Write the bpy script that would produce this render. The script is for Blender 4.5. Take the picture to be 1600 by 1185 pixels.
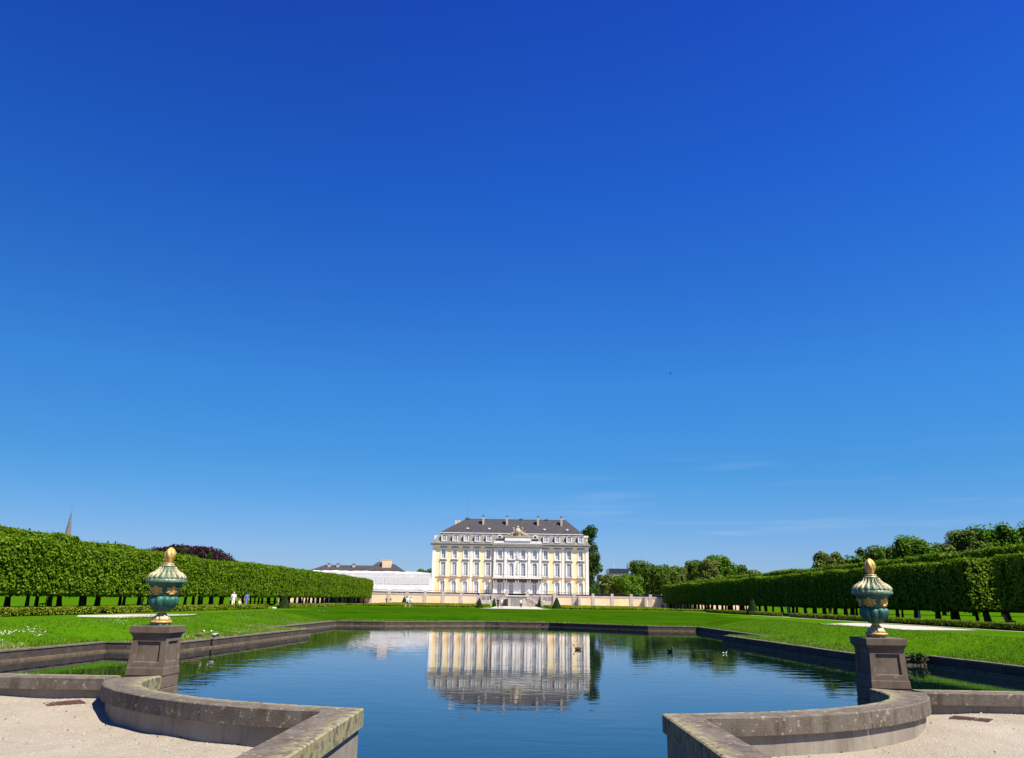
import bpy, math, random
import numpy as np
from mathutils import Vector, Matrix
random.seed(7); RNG = np.random.default_rng(7)
S = bpy.context.scene
for o in list(bpy.data.objects): bpy.data.objects.remove(o)
COL = S.collection
PI = math.pi

# ---------------------------------------------------------------- camera
cam_d = bpy.data.cameras.new('camera'); cam = bpy.data.objects.new('camera', cam_d); COL.objects.link(cam)
FPX = 1220.0
cam_d.sensor_width = 36; cam_d.lens = FPX / 1600 * 36; cam_d.clip_start = 0.1; cam_d.clip_end = 9000
_p = math.atan((939 - 592.5) / FPX); _r = math.radians(0.95); _w = 0.0107
fwd = Vector((-math.sin(_w) * math.cos(_p), math.cos(_w) * math.cos(_p), math.sin(_p)))
r0 = Vector((math.cos(_w), math.sin(_w), 0)); u0 = Vector((math.sin(_w) * math.sin(_p), -math.cos(_w) * math.sin(_p), math.cos(_p)))
cr = math.cos(_r) * r0 + math.sin(_r) * u0; cu = -math.sin(_r) * r0 + math.cos(_r) * u0
M = Matrix((cr, cu, -fwd)).transposed().to_4x4(); M.translation = Vector((0.03, 0, 2.6))
cam.matrix_world = M
S.camera = cam

# ---------------------------------------------------------------- sky, sun, exposure
SUN_EL = math.radians(57); SUN_AZ = math.radians(126)      # azimuth from +Y towards +X
world = bpy.data.worlds.new('World'); S.world = world; world.use_nodes = True
nt = world.node_tree; nt.nodes.clear()
def N(t, ty, **k):
    n = t.nodes.new(ty)
    for a, b in k.items(): setattr(n, a, b)
    return n
sky = N(nt, 'ShaderNodeTexSky', sky_type='NISHITA', sun_disc=False)
sky.sun_elevation = SUN_EL; sky.sun_rotation = SUN_AZ
sky.air_density = 1.0; sky.dust_density = 0.0; sky.ozone_density = 3.0; sky.altitude = 0
hs = N(nt, 'ShaderNodeHueSaturation'); hs.inputs['Saturation'].default_value = 1.0
gm = N(nt, 'ShaderNodeGamma'); gm.inputs['Gamma'].default_value = 1.0
bg = N(nt, 'ShaderNodeBackground'); bg.inputs['Strength'].default_value = 0.0935
out = N(nt, 'ShaderNodeOutputWorld')
tc = N(nt, 'ShaderNodeTexCoord')
sep = N(nt, 'ShaderNodeSeparateXYZ')
nt.links.new(tc.outputs['Generated'], sep.inputs[0])
mp = N(nt, 'ShaderNodeMapping'); mp.inputs['Scale'].default_value = (2.2, 2.2, 34); mp.inputs['Rotation'].default_value = (0.0, -0.035, 0)
nt.links.new(tc.outputs['Generated'], mp.inputs['Vector'])
cn = N(nt, 'ShaderNodeTexNoise'); cn.inputs['Scale'].default_value = 1.6; cn.inputs['Detail'].default_value = 5; cn.inputs['Roughness'].default_value = 0.5
nt.links.new(mp.outputs[0], cn.inputs['Vector'])
cr1 = N(nt, 'ShaderNodeMapRange'); cr1.inputs[1].default_value = 0.52; cr1.inputs[2].default_value = 0.78; cr1.inputs[3].default_value = 0; cr1.inputs[4].default_value = 0.42; cr1.interpolation_type = 'SMOOTHSTEP'
nt.links.new(cn.outputs['Fac'], cr1.inputs[0])
ez = N(nt, 'ShaderNodeMapRange'); ez.inputs[1].default_value = 0.20; ez.inputs[2].default_value = 0.10; ez.inputs[3].default_value = 0; ez.inputs[4].default_value = 1; ez.interpolation_type = 'SMOOTHSTEP'
nt.links.new(sep.outputs['Z'], ez.inputs[0])
exr = N(nt, 'ShaderNodeMapRange'); exr.inputs[1].default_value = -0.05; exr.inputs[2].default_value = 0.25; exr.inputs[3].default_value = 0.12; exr.inputs[4].default_value = 1; nt.links.new(sep.outputs['X'], exr.inputs[0])
cm0 = N(nt, 'ShaderNodeMath', operation='MULTIPLY'); nt.links.new(cr1.outputs[0], cm0.inputs[0]); nt.links.new(ez.outputs[0], cm0.inputs[1])
lf_ = N(nt, 'ShaderNodeMapRange'); lf_.inputs[1].default_value = -0.6; lf_.inputs[2].default_value = 0.0; lf_.inputs[3].default_value = 0.86; lf_.inputs[4].default_value = 1.0; nt.links.new(sep.outputs['X'], lf_.inputs[0])
cm = N(nt, 'ShaderNodeMath', operation='MULTIPLY'); nt.links.new(cm0.outputs[0], cm.inputs[0]); nt.links.new(exr.outputs[0], cm.inputs[1])
mx = N(nt, 'ShaderNodeMix', data_type='RGBA'); mx.inputs[7].default_value = (2.6, 3.6, 4.9, 1)
nt.links.new(sky.outputs[0], gm.inputs[0]); nt.links.new(gm.outputs[0], hs.inputs['Color'])
# the deep, very clear May sky: per-elevation tint of the physical sky
tr_ = N(nt, 'ShaderNodeValToRGB'); nt.links.new(sep.outputs['Z'], tr_.inputs[0])
els = [(0.0, (.285, .375, .62)), (.059, (.29, .415, .665)), (.153, (.171, .455, .713)), (.264, (.150, .50, .869)), (.486, (.087, .376, 1.015)), (.664, (.074, .273, .978))]
while len(tr_.color_ramp.elements) < len(els): tr_.color_ramp.elements.new(0.5)
for e_, (p_, c_) in zip(tr_.color_ramp.elements, els): e_.position = p_; e_.color = (*c_, 1)
mt = N(nt, 'ShaderNodeMix', data_type='RGBA', blend_type='MULTIPLY'); mt.inputs[0].default_value = 1
nt.links.new(hs.outputs[0], mt.inputs[6]); nt.links.new(tr_.outputs[0], mt.inputs[7])
nt.links.new(cm.outputs[0], mx.inputs[0]); ml_ = N(nt, 'ShaderNodeVectorMath', operation='SCALE'); nt.links.new(mt.outputs[2], ml_.inputs[0]); nt.links.new(lf_.outputs[0], ml_.inputs['Scale']); nt.links.new(ml_.outputs[0], mx.inputs[6])
nt.links.new(mx.outputs[2], bg.inputs['Color']); nt.links.new(bg.outputs[0], out.inputs[0])
sd = bpy.data.lights.new('sun', 'SUN'); sd.energy = 5.0; sd.angle = math.radians(0.5); sd.color = (1, 0.93, 0.80)
sun = bpy.data.objects.new('sun', sd); COL.objects.link(sun)
sv = Vector((math.sin(SUN_AZ) * math.cos(SUN_EL), math.cos(SUN_AZ) * math.cos(SUN_EL), math.sin(SUN_EL)))
sun.rotation_euler = sv.to_track_quat('Z', 'Y').to_euler(); sun.location = sv * 300
S.view_settings.view_transform = 'Standard'; S.view_settings.look = 'None'; S.view_settings.exposure = 0.90
S.view_settings.gamma = 1; S.view_settings.use_curve_mapping = False
S.render.engine = 'CYCLES'; S.cycles.max_bounces = 6; S.cycles.use_denoising = True

# ---------------------------------------------------------------- materials
MATS = {}
def mat(name, col, rough=0.8, col2=None, scale=3.0, detail=5, bump=0.0, bscale=None, spec=0.3, metallic=0.0, mid=(0.35, 0.65), extra=None, bdist=0.02):
    m = bpy.data.materials.new(name); m.use_nodes = True; t = m.node_tree
    b = t.nodes['Principled BSDF']; b.inputs['Roughness'].default_value = rough
    b.inputs['Specular IOR Level'].default_value = spec; b.inputs['Metallic'].default_value = metallic
    tc = N(t, 'ShaderNodeTexCoord')
    if col2 is not None:
        n = N(t, 'ShaderNodeTexNoise'); n.inputs['Scale'].default_value = scale; n.inputs['Detail'].default_value = detail; n.inputs['Roughness'].default_value = 0.62
        t.links.new(tc.outputs['Object'], n.inputs['Vector'])
        r = N(t, 'ShaderNodeValToRGB'); r.color_ramp.elements[0].position = mid[0]; r.color_ramp.elements[1].position = mid[1]
        r.color_ramp.elements[0].color = (*col, 1); r.color_ramp.elements[1].color = (*col2, 1)
        t.links.new(n.outputs['Fac'], r.inputs[0]); t.links.new(r.outputs[0], b.inputs['Base Color'])
        m['ramp'] = r.name
    else: b.inputs['Base Color'].default_value = (*col, 1)
    if bump:
        n2 = N(t, 'ShaderNodeTexNoise'); n2.inputs['Scale'].default_value = bscale or scale * 4; n2.inputs['Detail'].default_value = 6
        t.links.new(tc.outputs['Object'], n2.inputs['Vector'])
        bp = N(t, 'ShaderNodeBump'); bp.inputs['Strength'].default_value = bump; bp.inputs['Distance'].default_value = bdist
        t.links.new(n2.outputs['Fac'], bp.inputs['Height']); t.links.new(bp.outputs[0], b.inputs['Normal'])
    if extra: extra(t, b, tc)
    MATS[name] = m; return m

def overlay(t, b, fac_socket, col):
    """mix another real colour (lichen, stain, patina) over the base colour by a mask"""
    src = b.inputs['Base Color'].links[0].from_socket if b.inputs['Base Color'].links else None
    mm = N(t, 'ShaderNodeMix', data_type='RGBA')
    if src: t.links.new(src, mm.inputs[6])
    else: mm.inputs[6].default_value = b.inputs['Base Color'].default_value
    mm.inputs[7].default_value = (*col, 1); t.links.new(fac_socket, mm.inputs[0]); t.links.new(mm.outputs[2], b.inputs['Base Color'])
def noise_mask(t, tc, scale, lo, hi, detail=4, vec=(1, 1, 1), top=1.0, coord='Object'):
    mp = N(t, 'ShaderNodeMapping'); mp.inputs['Scale'].default_value = vec; t.links.new(tc.outputs[coord], mp.inputs['Vector'])
    n = N(t, 'ShaderNodeTexNoise'); n.inputs['Scale'].default_value = scale; n.inputs['Detail'].default_value = detail; n.inputs['Roughness'].default_value = 0.65
    t.links.new(mp.outputs[0], n.inputs['Vector'])
    r = N(t, 'ShaderNodeMapRange'); r.inputs[1].default_value = lo; r.inputs[2].default_value = hi; r.inputs[4].default_value = top
    t.links.new(n.outputs['Fac'], r.inputs[0]); return r.outputs[0]
def mul(t, a, b):
    m = N(t, 'ShaderNodeMath', operation='MULTIPLY'); t.links.new(a, m.inputs[0]); t.links.new(b, m.inputs[1]); return m.outputs[0]
def uvmask(t, tc, axis, a, b):
    s = N(t, 'ShaderNodeSeparateXYZ'); t.links.new(tc.outputs['UV'], s.inputs[0])
    r = N(t, 'ShaderNodeMapRange'); r.inputs[1].default_value = a; r.inputs[2].default_value = b; t.links.new(s.outputs[axis], r.inputs[0]); return r.outputs[0]
def objmask(t, tc, axis, a, b):
    s = N(t, 'ShaderNodeSeparateXYZ'); t.links.new(tc.outputs['Object'], s.inputs[0])
    r = N(t, 'ShaderNodeMapRange'); r.inputs[1].default_value = a; r.inputs[2].default_value = b; t.links.new(s.outputs[axis], r.inputs[0]); return r.outputs[0]

# coping stone: grey-brown with pale lichen; UV.x across the stone (0 land side foot .. 1 water side foot)
def coping_extra(t, b, tc):
    overlay(t, b, noise_mask(t, tc, 7, 0.50, 0.75, vec=(1, 1, 0.25)), (0.055, 0.038, 0.022))
    l1 = mul(t, uvmask(t, tc, 'X', 0.50, 0.68), noise_mask(t, tc, 9, 0.42, 0.52, 6))
    overlay(t, b, l1, (0.25, 0.225, 0.115))
    overlay(t, b, noise_mask(t, tc, 14, 0.592, 0.635, 4, top=0.8), (0.27, 0.245, 0.16))
mat('coping', (0.094, 0.074, 0.055), 0.9, (0.142, 0.118, 0.095), 5, bump=0.5, bscale=60, extra=coping_extra, bdist=0.01)
def wall_extra(t, b, tc):
    overlay(t, b, noise_mask(t, tc, 3.0, 0.50, 0.75, 5, vec=(1, 1, 0.18), top=0.4), (0.085, 0.066, 0.048))
    overlay(t, b, noise_mask(t, tc, 9.0, 0.52, 0.62, 3, vec=(1, 1, 0.07), top=0.22), (0.05, 0.038, 0.027))
    overlay(t, b, noise_mask(t, tc, 5, 0.58, 0.7, 5, vec=(1, 1, 0.3), top=0.5), (0.24, 0.205, 0.16))
mat('render_wall', (0.20, 0.170, 0.132), 0.92, (0.285, 0.245, 0.195), 1.6, bump=0.35, bscale=50, extra=wall_extra, bdist=0.008)
def ped_extra(t, b, tc):
    overlay(t, b, noise_mask(t, tc, 6, 0.62, 0.68, 3, top=0.7), (0.22, 0.175, 0.13))
    overlay(t, b, noise_mask(t, tc, 4, 0.5, 0.75, 5, vec=(1, 1, 0.25), top=0.6), (0.05, 0.037, 0.028))
mat('pedestal_stone', (0.100, 0.073, 0.050), 0.9, (0.150, 0.113, 0.081), 4, bump=0.4, bscale=70, extra=ped_extra, bdist=0.008)
def ret_extra(t, b, tc):
    overlay(t, b, noise_mask(t, tc, 1.2, 0.45, 0.7, 5, vec=(1, 1, 3)), (0.035, 0.027, 0.021))
    overlay(t, b, objmask(t, tc, 'Z', 0.06, 0.02), (0.055, 0.045, 0.018))
mat('retaining_stone', (0.046, 0.034, 0.027), 0.9, (0.085, 0.066, 0.052), 1.4, bump=0.4, bscale=25, extra=ret_extra)
mat('ledge_stone', (0.085, 0.062, 0.036), 0.9, (0.17, 0.13, 0.075), 3, bump=0.3, bscale=25)
mat('edge_stone', (0.105, 0.085, 0.065), 0.9, (0.18, 0.15, 0.115), 2.5, bump=0.3, bscale=25)
def gravel_extra(t, b, tc):
    v = N(t, 'ShaderNodeTexVoronoi'); v.inputs['Scale'].default_value = 55; t.links.new(tc.outputs['Object'], v.inputs['Vector'])
    hsv = N(t, 'ShaderNodeSeparateColor'); t.links.new(v.outputs['Color'], hsv.inputs[0])
    r = N(t, 'ShaderNodeMapRange'); r.inputs[1].default_value = 0.55; r.inputs[2].default_value = 1.0; r.inputs[4].default_value = 0.5; t.links.new(hsv.outputs[0], r.inputs[0])
    overlay(t, b, r.outputs[0], (0.27, 0.23, 0.175))
    overlay(t, b, noise_mask(t, tc, 0.5, 0.48, 0.70, 6, vec=(1, 1, 1), top=0.5), (0.235, 0.196, 0.145))
    bp = N(t, 'ShaderNodeBump'); bp.inputs['Strength'].default_value = 0.8; bp.inputs['Distance'].default_value = 0.012
    t.links.new(v.outputs['Distance'], bp.inputs['Height'])
    fn = N(t, 'ShaderNodeTexNoise'); fn.inputs['Scale'].default_value = 5.5; fn.inputs['Detail'].default_value = 3; t.links.new(tc.outputs['Object'], fn.inputs['Vector'])
    b2 = N(t, 'ShaderNodeBump'); b2.inputs['Strength'].default_value = 0.7; b2.inputs['Distance'].default_value = 0.03; t.links.new(fn.outputs['Fac'], b2.inputs['Height']); t.links.new(bp.outputs[0], b2.inputs['Normal']); t.links.new(b2.outputs[0], b.inputs['Normal'])
mat('gravel', (0.275, 0.236, 0.176), 0.95, (0.335, 0.29, 0.224), 2.0, extra=gravel_extra)
mat('pebble', (0.29, 0.245, 0.185), 0.9, (0.45, 0.40, 0.32), 40, spec=0.3)
mat('path_gravel', (0.40, 0.35, 0.285), 0.95, (0.48, 0.43, 0.36), 0.6)
def grass_extra(t, b, tc):
    overlay(t, b, noise_mask(t, tc, 0.07, 0.42, 0.60, 6, vec=(1, 1.6, 1), top=0.55), (0.034, 0.088, 0.002))
    overlay(t, b, noise_mask(t, tc, 0.30, 0.48, 0.7, 6, top=0.7), (0.072, 0.155, 0.003))
    overlay(t, b, noise_mask(t, tc, 14, 0.45, 0.8, 4, vec=(1, .5, 1), top=0.55), (0.022, 0.078, 0.001))
    n2 = N(t, 'ShaderNodeTexNoise'); n2.inputs['Scale'].default_value = 22; n2.inputs['Detail'].default_value = 8
    t.links.new(tc.outputs['Object'], n2.inputs['Vector'])
    overlay(t, b, noise_mask(t, tc, 0.9, 0.60, 0.72, 7, vec=(1, 1.5, 1), top=0.45), (0.125, 0.145, 0.022))
    overlay(t, b, noise_mask(t, tc, 0.42, 0.56, 0.66, 6, vec=(1, 2.0, 1), top=0.5), (0.024, 0.075, 0.002))
    bp = N(t, 'ShaderNodeBump'); bp.inputs['Strength'].default_value = 0.5; bp.inputs['Distance'].default_value = 0.04
    t.links.new(n2.outputs['Fac'], bp.inputs['Height']); t.links.new(bp.outputs[0], b.inputs['Normal'])
mat('grass', (0.038, 0.110, 0.002), 0.95, (0.062, 0.158, 0.003), 1.1, spec=0.0, extra=grass_extra)

mat('mown_grass', (0.015, 0.054, 0.001), 0.95, (0.027, 0.078, 0.002), 0.5, spec=0.0, extra=lambda t, b, tc: (overlay(t, b, noise_mask(t, tc, 0.10, 0.42, 0.62, 5, vec=(1, 2.2, 1), top=0.75), (0.034, 0.086, 0.002)), overlay(t, b, noise_mask(t, tc, 1.6, 0.55, 0.75, 5, vec=(1, 2, 1), top=0.5), (0.016, 0.050, 0.001))))

def leafmat(name, c1, c2, trans=0.35, nscale=0.5):
    m = bpy.data.materials.new(name); m.use_nodes = True; t = m.node_tree; b = t.nodes['Principled BSDF']
    g = N(t, 'ShaderNodeNewGeometry'); tc = N(t, 'ShaderNodeTexCoord')
    n = N(t, 'ShaderNodeTexNoise'); n.inputs['Scale'].default_value = nscale; n.inputs['Detail'].default_value = 3; t.links.new(tc.outputs['Object'], n.inputs['Vector'])
    a = N(t, 'ShaderNodeMath', operation='ADD'); t.links.new(g.outputs['Random Per Island'], a.inputs[0]); t.links.new(n.outputs['Fac'], a.inputs[1])
    r = N(t, 'ShaderNodeMapRange'); r.inputs[1].default_value = 0.35; r.inputs[2].default_value = 1.35; t.links.new(a.outputs[0], r.inputs[0])
    mm = N(t, 'ShaderNodeMix', data_type='RGBA'); mm.inputs[6].default_value = (*c1, 1); mm.inputs[7].default_value = (*c2, 1); t.links.new(r.outputs[0], mm.inputs[0])
    t.links.new(mm.outputs[2], b.inputs['Base Color']); b.inputs['Roughness'].default_value = 0.55; b.inputs['Specular IOR Level'].default_value = 0.10
    tr = N(t, 'ShaderNodeBsdfTranslucent'); t.links.new(mm.outputs[2], tr.inputs['Color'])
    ms = N(t, 'ShaderNodeMixShader'); ms.inputs[0].default_value = trans
    t.links.new(b.outputs[0], ms.inputs[1]); t.links.new(tr.outputs[0], ms.inputs[2])
    t.links.new(ms.outputs[0], t.nodes['Material Output'].inputs[0]); MATS[name] = m; return m
leafmat('linden_leaf', (0.036, 0.092, 0.002), (0.155, 0.250, 0.006), 0.36, 0.8)
leafmat('box_leaf', (0.07, 0.11, 0.006), (0.17, 0.21, 0.012), 0.25, 1.5)
leafmat('parterre_leaf', (0.14, 0.19, 0.006), (0.24, 0.28, 0.015), 0.3, 0.6)
leafmat('yew_leaf', (0.018, 0.040, 0.008), (0.045, 0.075, 0.014), 0.15, 1.5)
leafmat('beech_leaf', (0.018, 0.006, 0.012), (0.045, 0.016, 0.022), 0.2, 0.4)
leafmat('conifer_leaf', (0.018, 0.045, 0.010), (0.045, 0.085, 0.018), 0.15, 0.3)
leafmat('tree_leaf_dark', (0.035, 0.085, 0.008), (0.110, 0.175, 0.018), 0.32, 0.25)
leafmat('tree_leaf_green', (0.038, 0.115, 0.005), (0.130, 0.240, 0.012), 0.34, 0.25)
leafmat('tree_leaf_olive', (0.065, 0.110, 0.020), (0.180, 0.220, 0.042), 0.32, 0.25)
leafmat('grass_blade', (0.070, 0.17, 0.004), (0.15, 0.28, 0.010), 0.35, 1.0)
leafmat('dry_grass', (0.25, 0.24, 0.08), (0.48, 0.44, 0.20), 0.25, 2.0)
mat('hedge_core', (0.012, 0.03, 0.004), 1.0, spec=0.0)  # dark solid core added inside foliage to block light
mat('bark', (0.035, 0.026, 0.018), 0.95, (0.075, 0.06, 0.042), 6, bump=0.6, bscale=14, spec=0.1)
mat('petal', (0.50, 0.49, 0.34), 0.8)
# palace
mat('stucco_yellow', (0.84, 0.66, 0.36), 0.9, (0.88, 0.73, 0.43), 0.35, bump=0.1, bscale=8)
mat('stucco_orange', (0.84, 0.56, 0.27), 0.9, (0.88, 0.64, 0.35), 0.3, bump=0.1, bscale=8)
mat('stucco_peach', (0.78, 0.54, 0.33), 0.9, (0.84, 0.62, 0.40), 0.4, bump=0.1, bscale=8)
def white_extra(t, b, tc): overlay(t, b, noise_mask(t, tc, 1.5, 0.5, 0.8, 5, vec=(1, 1, 0.2), top=0.35), (0.50, 0.46, 0.42))
mat('trim_white', (0.73, 0.685, 0.62), 0.85, (0.83, 0.79, 0.73), 1.0, extra=white_extra)
mat('trim_grey', (0.20, 0.185, 0.17), 0.85, (0.29, 0.27, 0.25), 1.5)  # grey trim; on string course and cornice also stands in for shade
mat('garden_stone', (0.38, 0.33, 0.28), 0.9, (0.54, 0.47, 0.41), 1.2, bump=0.2, bscale=10, extra=white_extra)
mat('window_white', (0.78, 0.78, 0.78), 0.5)
mat('window_pane', (0.25, 0.26, 0.28), 0.12, (0.38, 0.39, 0.41), 0.8, spec=0.6)
def pane_extra(t, b, tc):
    oi = N(t, 'ShaderNodeObjectInfo'); r = N(t, 'ShaderNodeValToRGB'); t.links.new(oi.outputs['Random'], r.inputs[0])
    r.color_ramp.elements[0].color = (0.14, 0.15, 0.17, 1); r.color_ramp.elements[1].color = (0.52, 0.51, 0.50, 1)
    mm = N(t, 'ShaderNodeMix', data_type='RGBA'); mm.inputs[0].default_value = 0.6; t.links.new(b.inputs['Base Color'].links[0].from_socket, mm.inputs[6]); t.links.new(r.outputs[0], mm.inputs[7]); t.links.new(mm.outputs[2], b.inputs['Base Color'])
mat('window_pane', (0.28, 0.285, 0.30), 0.12, (0.44, 0.44, 0.45), 0.8, spec=0.6, extra=pane_extra)
mat('gilt_stone', (0.32, 0.26, 0.18), 0.8, (0.52, 0.45, 0.34), 3)
def mans_extra(t, b, tc): overlay(t, b, noise_mask(t, tc, 0.9, 0.45, 0.72, 6, vec=(1, 1, 0.25)), (0.095, 0.095, 0.088))
mat('mansard_slate', (0.16, 0.155, 0.14), 0.7, (0.27, 0.26, 0.24), 1.6, bump=0.2, bscale=12, extra=mans_extra)
mat('roof_slate', (0.036, 0.033, 0.036), 0.75, (0.054, 0.050, 0.052), 1.0, bump=0.15, bscale=10)
mat('iron', (0.03, 0.03, 0.032), 0.6)
mat('balcony_shade_brown', (0.11, 0.075, 0.06), 0.8, (0.17, 0.12, 0.10), 2)  # dark brown puts the shade under the balcony into the colour
mat('lead_grey', (0.18, 0.18, 0.18), 0.6)
def tarp_extra(t, b, tc): overlay(t, b, noise_mask(t, tc, 0.6, 0.45, 0.7, 4, top=0.5), (0.62, 0.61, 0.61))
mat('white_sheeting', (0.62, 0.61, 0.595), 0.8, (0.72, 0.71, 0.70), 0.7, bump=0.6, bscale=1.2, extra=tarp_extra, bdist=0.15)
mat('grey_netting', (0.50, 0.49, 0.485), 0.85, (0.58, 0.57, 0.565), 1.4, bump=0.4, bscale=2, bdist=0.1)
mat('spire_slate', (0.12, 0.11, 0.115), 0.6, (0.17, 0.155, 0.155), 0.6)
mat('concrete', (0.36, 0.35, 0.34), 0.8, (0.45, 0.44, 0.42), 0.3)
mat('dark_glass', (0.04, 0.045, 0.06), 0.2)
# urn
def teal_extra(t, b, tc):
    overlay(t, b, noise_mask(t, tc, 16, 0.55, 0.7, 5, top=0.55), (0.12, 0.24, 0.16))
    overlay(t, b, noise_mask(t, tc, 9, 0.55, 0.75, 5, vec=(1, 1, 0.3), top=0.7), (0.006, 0.028, 0.022))
mat('teal_glaze', (0.010, 0.075, 0.052), 0.5, (0.030, 0.14, 0.095), 10, spec=0.4, extra=teal_extra, bump=0.15, bscale=40)
mat('rim_glaze', (0.045, 0.13, 0.085), 0.4, (0.16, 0.22, 0.13), 14, spec=0.5)
mat('gilding', (0.38, 0.215, 0.045), 0.5, (0.62, 0.41, 0.12), 26, metallic=0.2, spec=0.5, bump=0.2, bscale=40)
mat('pale_gilding', (0.17, 0.15, 0.07), 0.5, (0.55, 0.45, 0.25), 22, metallic=0.1, spec=0.5, bump=0.2, bscale=40)
mat('rust_iron', (0.05, 0.022, 0.016), 0.85, (0.10, 0.045, 0.032), 8, bump=0.3, bscale=60)
# people and small things
for n_, c_ in dict(skin=(0.50, 0.30, 0.21), cloth_white=(0.75, 0.73, 0.70), cloth_cream=(0.62, 0.54, 0.42), cloth_blue=(0.07, 0.12, 0.33), cloth_denim=(0.10, 0.16, 0.30), cloth_black=(0.02, 0.02, 0.025), cloth_pink=(0.62, 0.22, 0.22), cloth_grey=(0.18, 0.18, 0.20), cloth_brown=(0.12, 0.07, 0.05), cloth_beige=(0.45, 0.35, 0.26), cloth_red=(0.32, 0.06, 0.05), hair_brown=(0.06, 0.035, 0.02), hair_grey=(0.3, 0.29, 0.28), feather_brown=(0.14, 0.09, 0.055), feather_dark=(0.025, 0.03, 0.025), feather_white=(0.65, 0.62, 0.56), beak_yellow=(0.45, 0.32, 0.05), wood=(0.14, 0.09, 0.05)).items():
    mat(n_, c_, 0.85 if n_ != 'beak_yellow' else 0.5, tuple(min(1, x * 1.25) for x in c_), 9)

# water
m = bpy.data.materials.new('pool_water'); m.use_nodes = True; t = m.node_tree; b = t.nodes['Principled BSDF']
b.inputs['Base Color'].default_value = (0.002, 0.008, 0.010, 1); b.inputs['Roughness'].default_value = 0.02; b.inputs['IOR'].default_value = 1.68
tc_ = N(t, 'ShaderNodeTexCoord')
def wn(scale, vec, det, dist=0.0):
    mp_ = N(t, 'ShaderNodeMapping'); mp_.inputs['Scale'].default_value = vec; t.links.new(tc_.outputs['Object'], mp_.inputs['Vector'])
    n_ = N(t, 'ShaderNodeTexNoise'); n_.inputs['Scale'].default_value = scale; n_.inputs['Detail'].default_value = det; n_.inputs['Roughness'].default_value = 0.5; n_.inputs['Distortion'].default_value = dist
    t.links.new(mp_.outputs[0], n_.inputs['Vector']); return n_.outputs['Fac']
big = wn(0.09, (1, 1, 1), 2)
calm = N(t, 'ShaderNodeMapRange'); calm.inputs[1].default_value = 0.42; calm.inputs[2].default_value = 0.66; calm.inputs[3].default_value = 0.5; calm.inputs[4].default_value = 1.3; t.links.new(big, calm.inputs[0])
# wind catches the water more away from the axis of the pool
sx = N(t, 'ShaderNodeSeparateXYZ'); t.links.new(tc_.outputs['Object'], sx.inputs[0])
ax_ = N(t, 'ShaderNodeMath', operation='ABSOLUTE'); t.links.new(sx.outputs['X'], ax_.inputs[0])
side = N(t, 'ShaderNodeMapRange'); side.inputs[1].default_value = 2; side.inputs[2].default_value = 12; side.inputs[3].default_value = 0.50; side.inputs[4].default_value = 0.95; t.links.new(ax_.outputs[0], side.inputs[0])
lee = N(t, 'ShaderNodeMapRange'); lee.inputs[1].default_value = 10.5; lee.inputs[2].default_value = 14.5; lee.inputs[3].default_value = 1; lee.inputs[4].default_value = 0.25; t.links.new(ax_.outputs[0], lee.inputs[0])
amp = mul(t, mul(t, calm.outputs[0], side.outputs[0]), lee.outputs[0])
h1 = wn(1.15, (0.7, 1.25, 1), 2, 0.3); h2 = wn(4.5, (0.8, 1.2, 1), 2)
m1 = mul(t, h1, amp); m2 = N(t, 'ShaderNodeMath', operation='MULTIPLY'); t.links.new(h2, m2.inputs[0]); m2.inputs[1].default_value = 0.06
ad = N(t, 'ShaderNodeMath', operation='ADD'); t.links.new(m1, ad.inputs[0]); t.links.new(m2.outputs[0], ad.inputs[1])
bp = N(t, 'ShaderNodeBump'); bp.inputs['Strength'].default_value = 1.0; bp.inputs['Distance'].default_value = 0.010
t.links.new(ad.outputs[0], bp.inputs['Height']); t.links.new(bp.outputs[0], b.inputs['Normal']); MATS['pool_water'] = m

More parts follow.
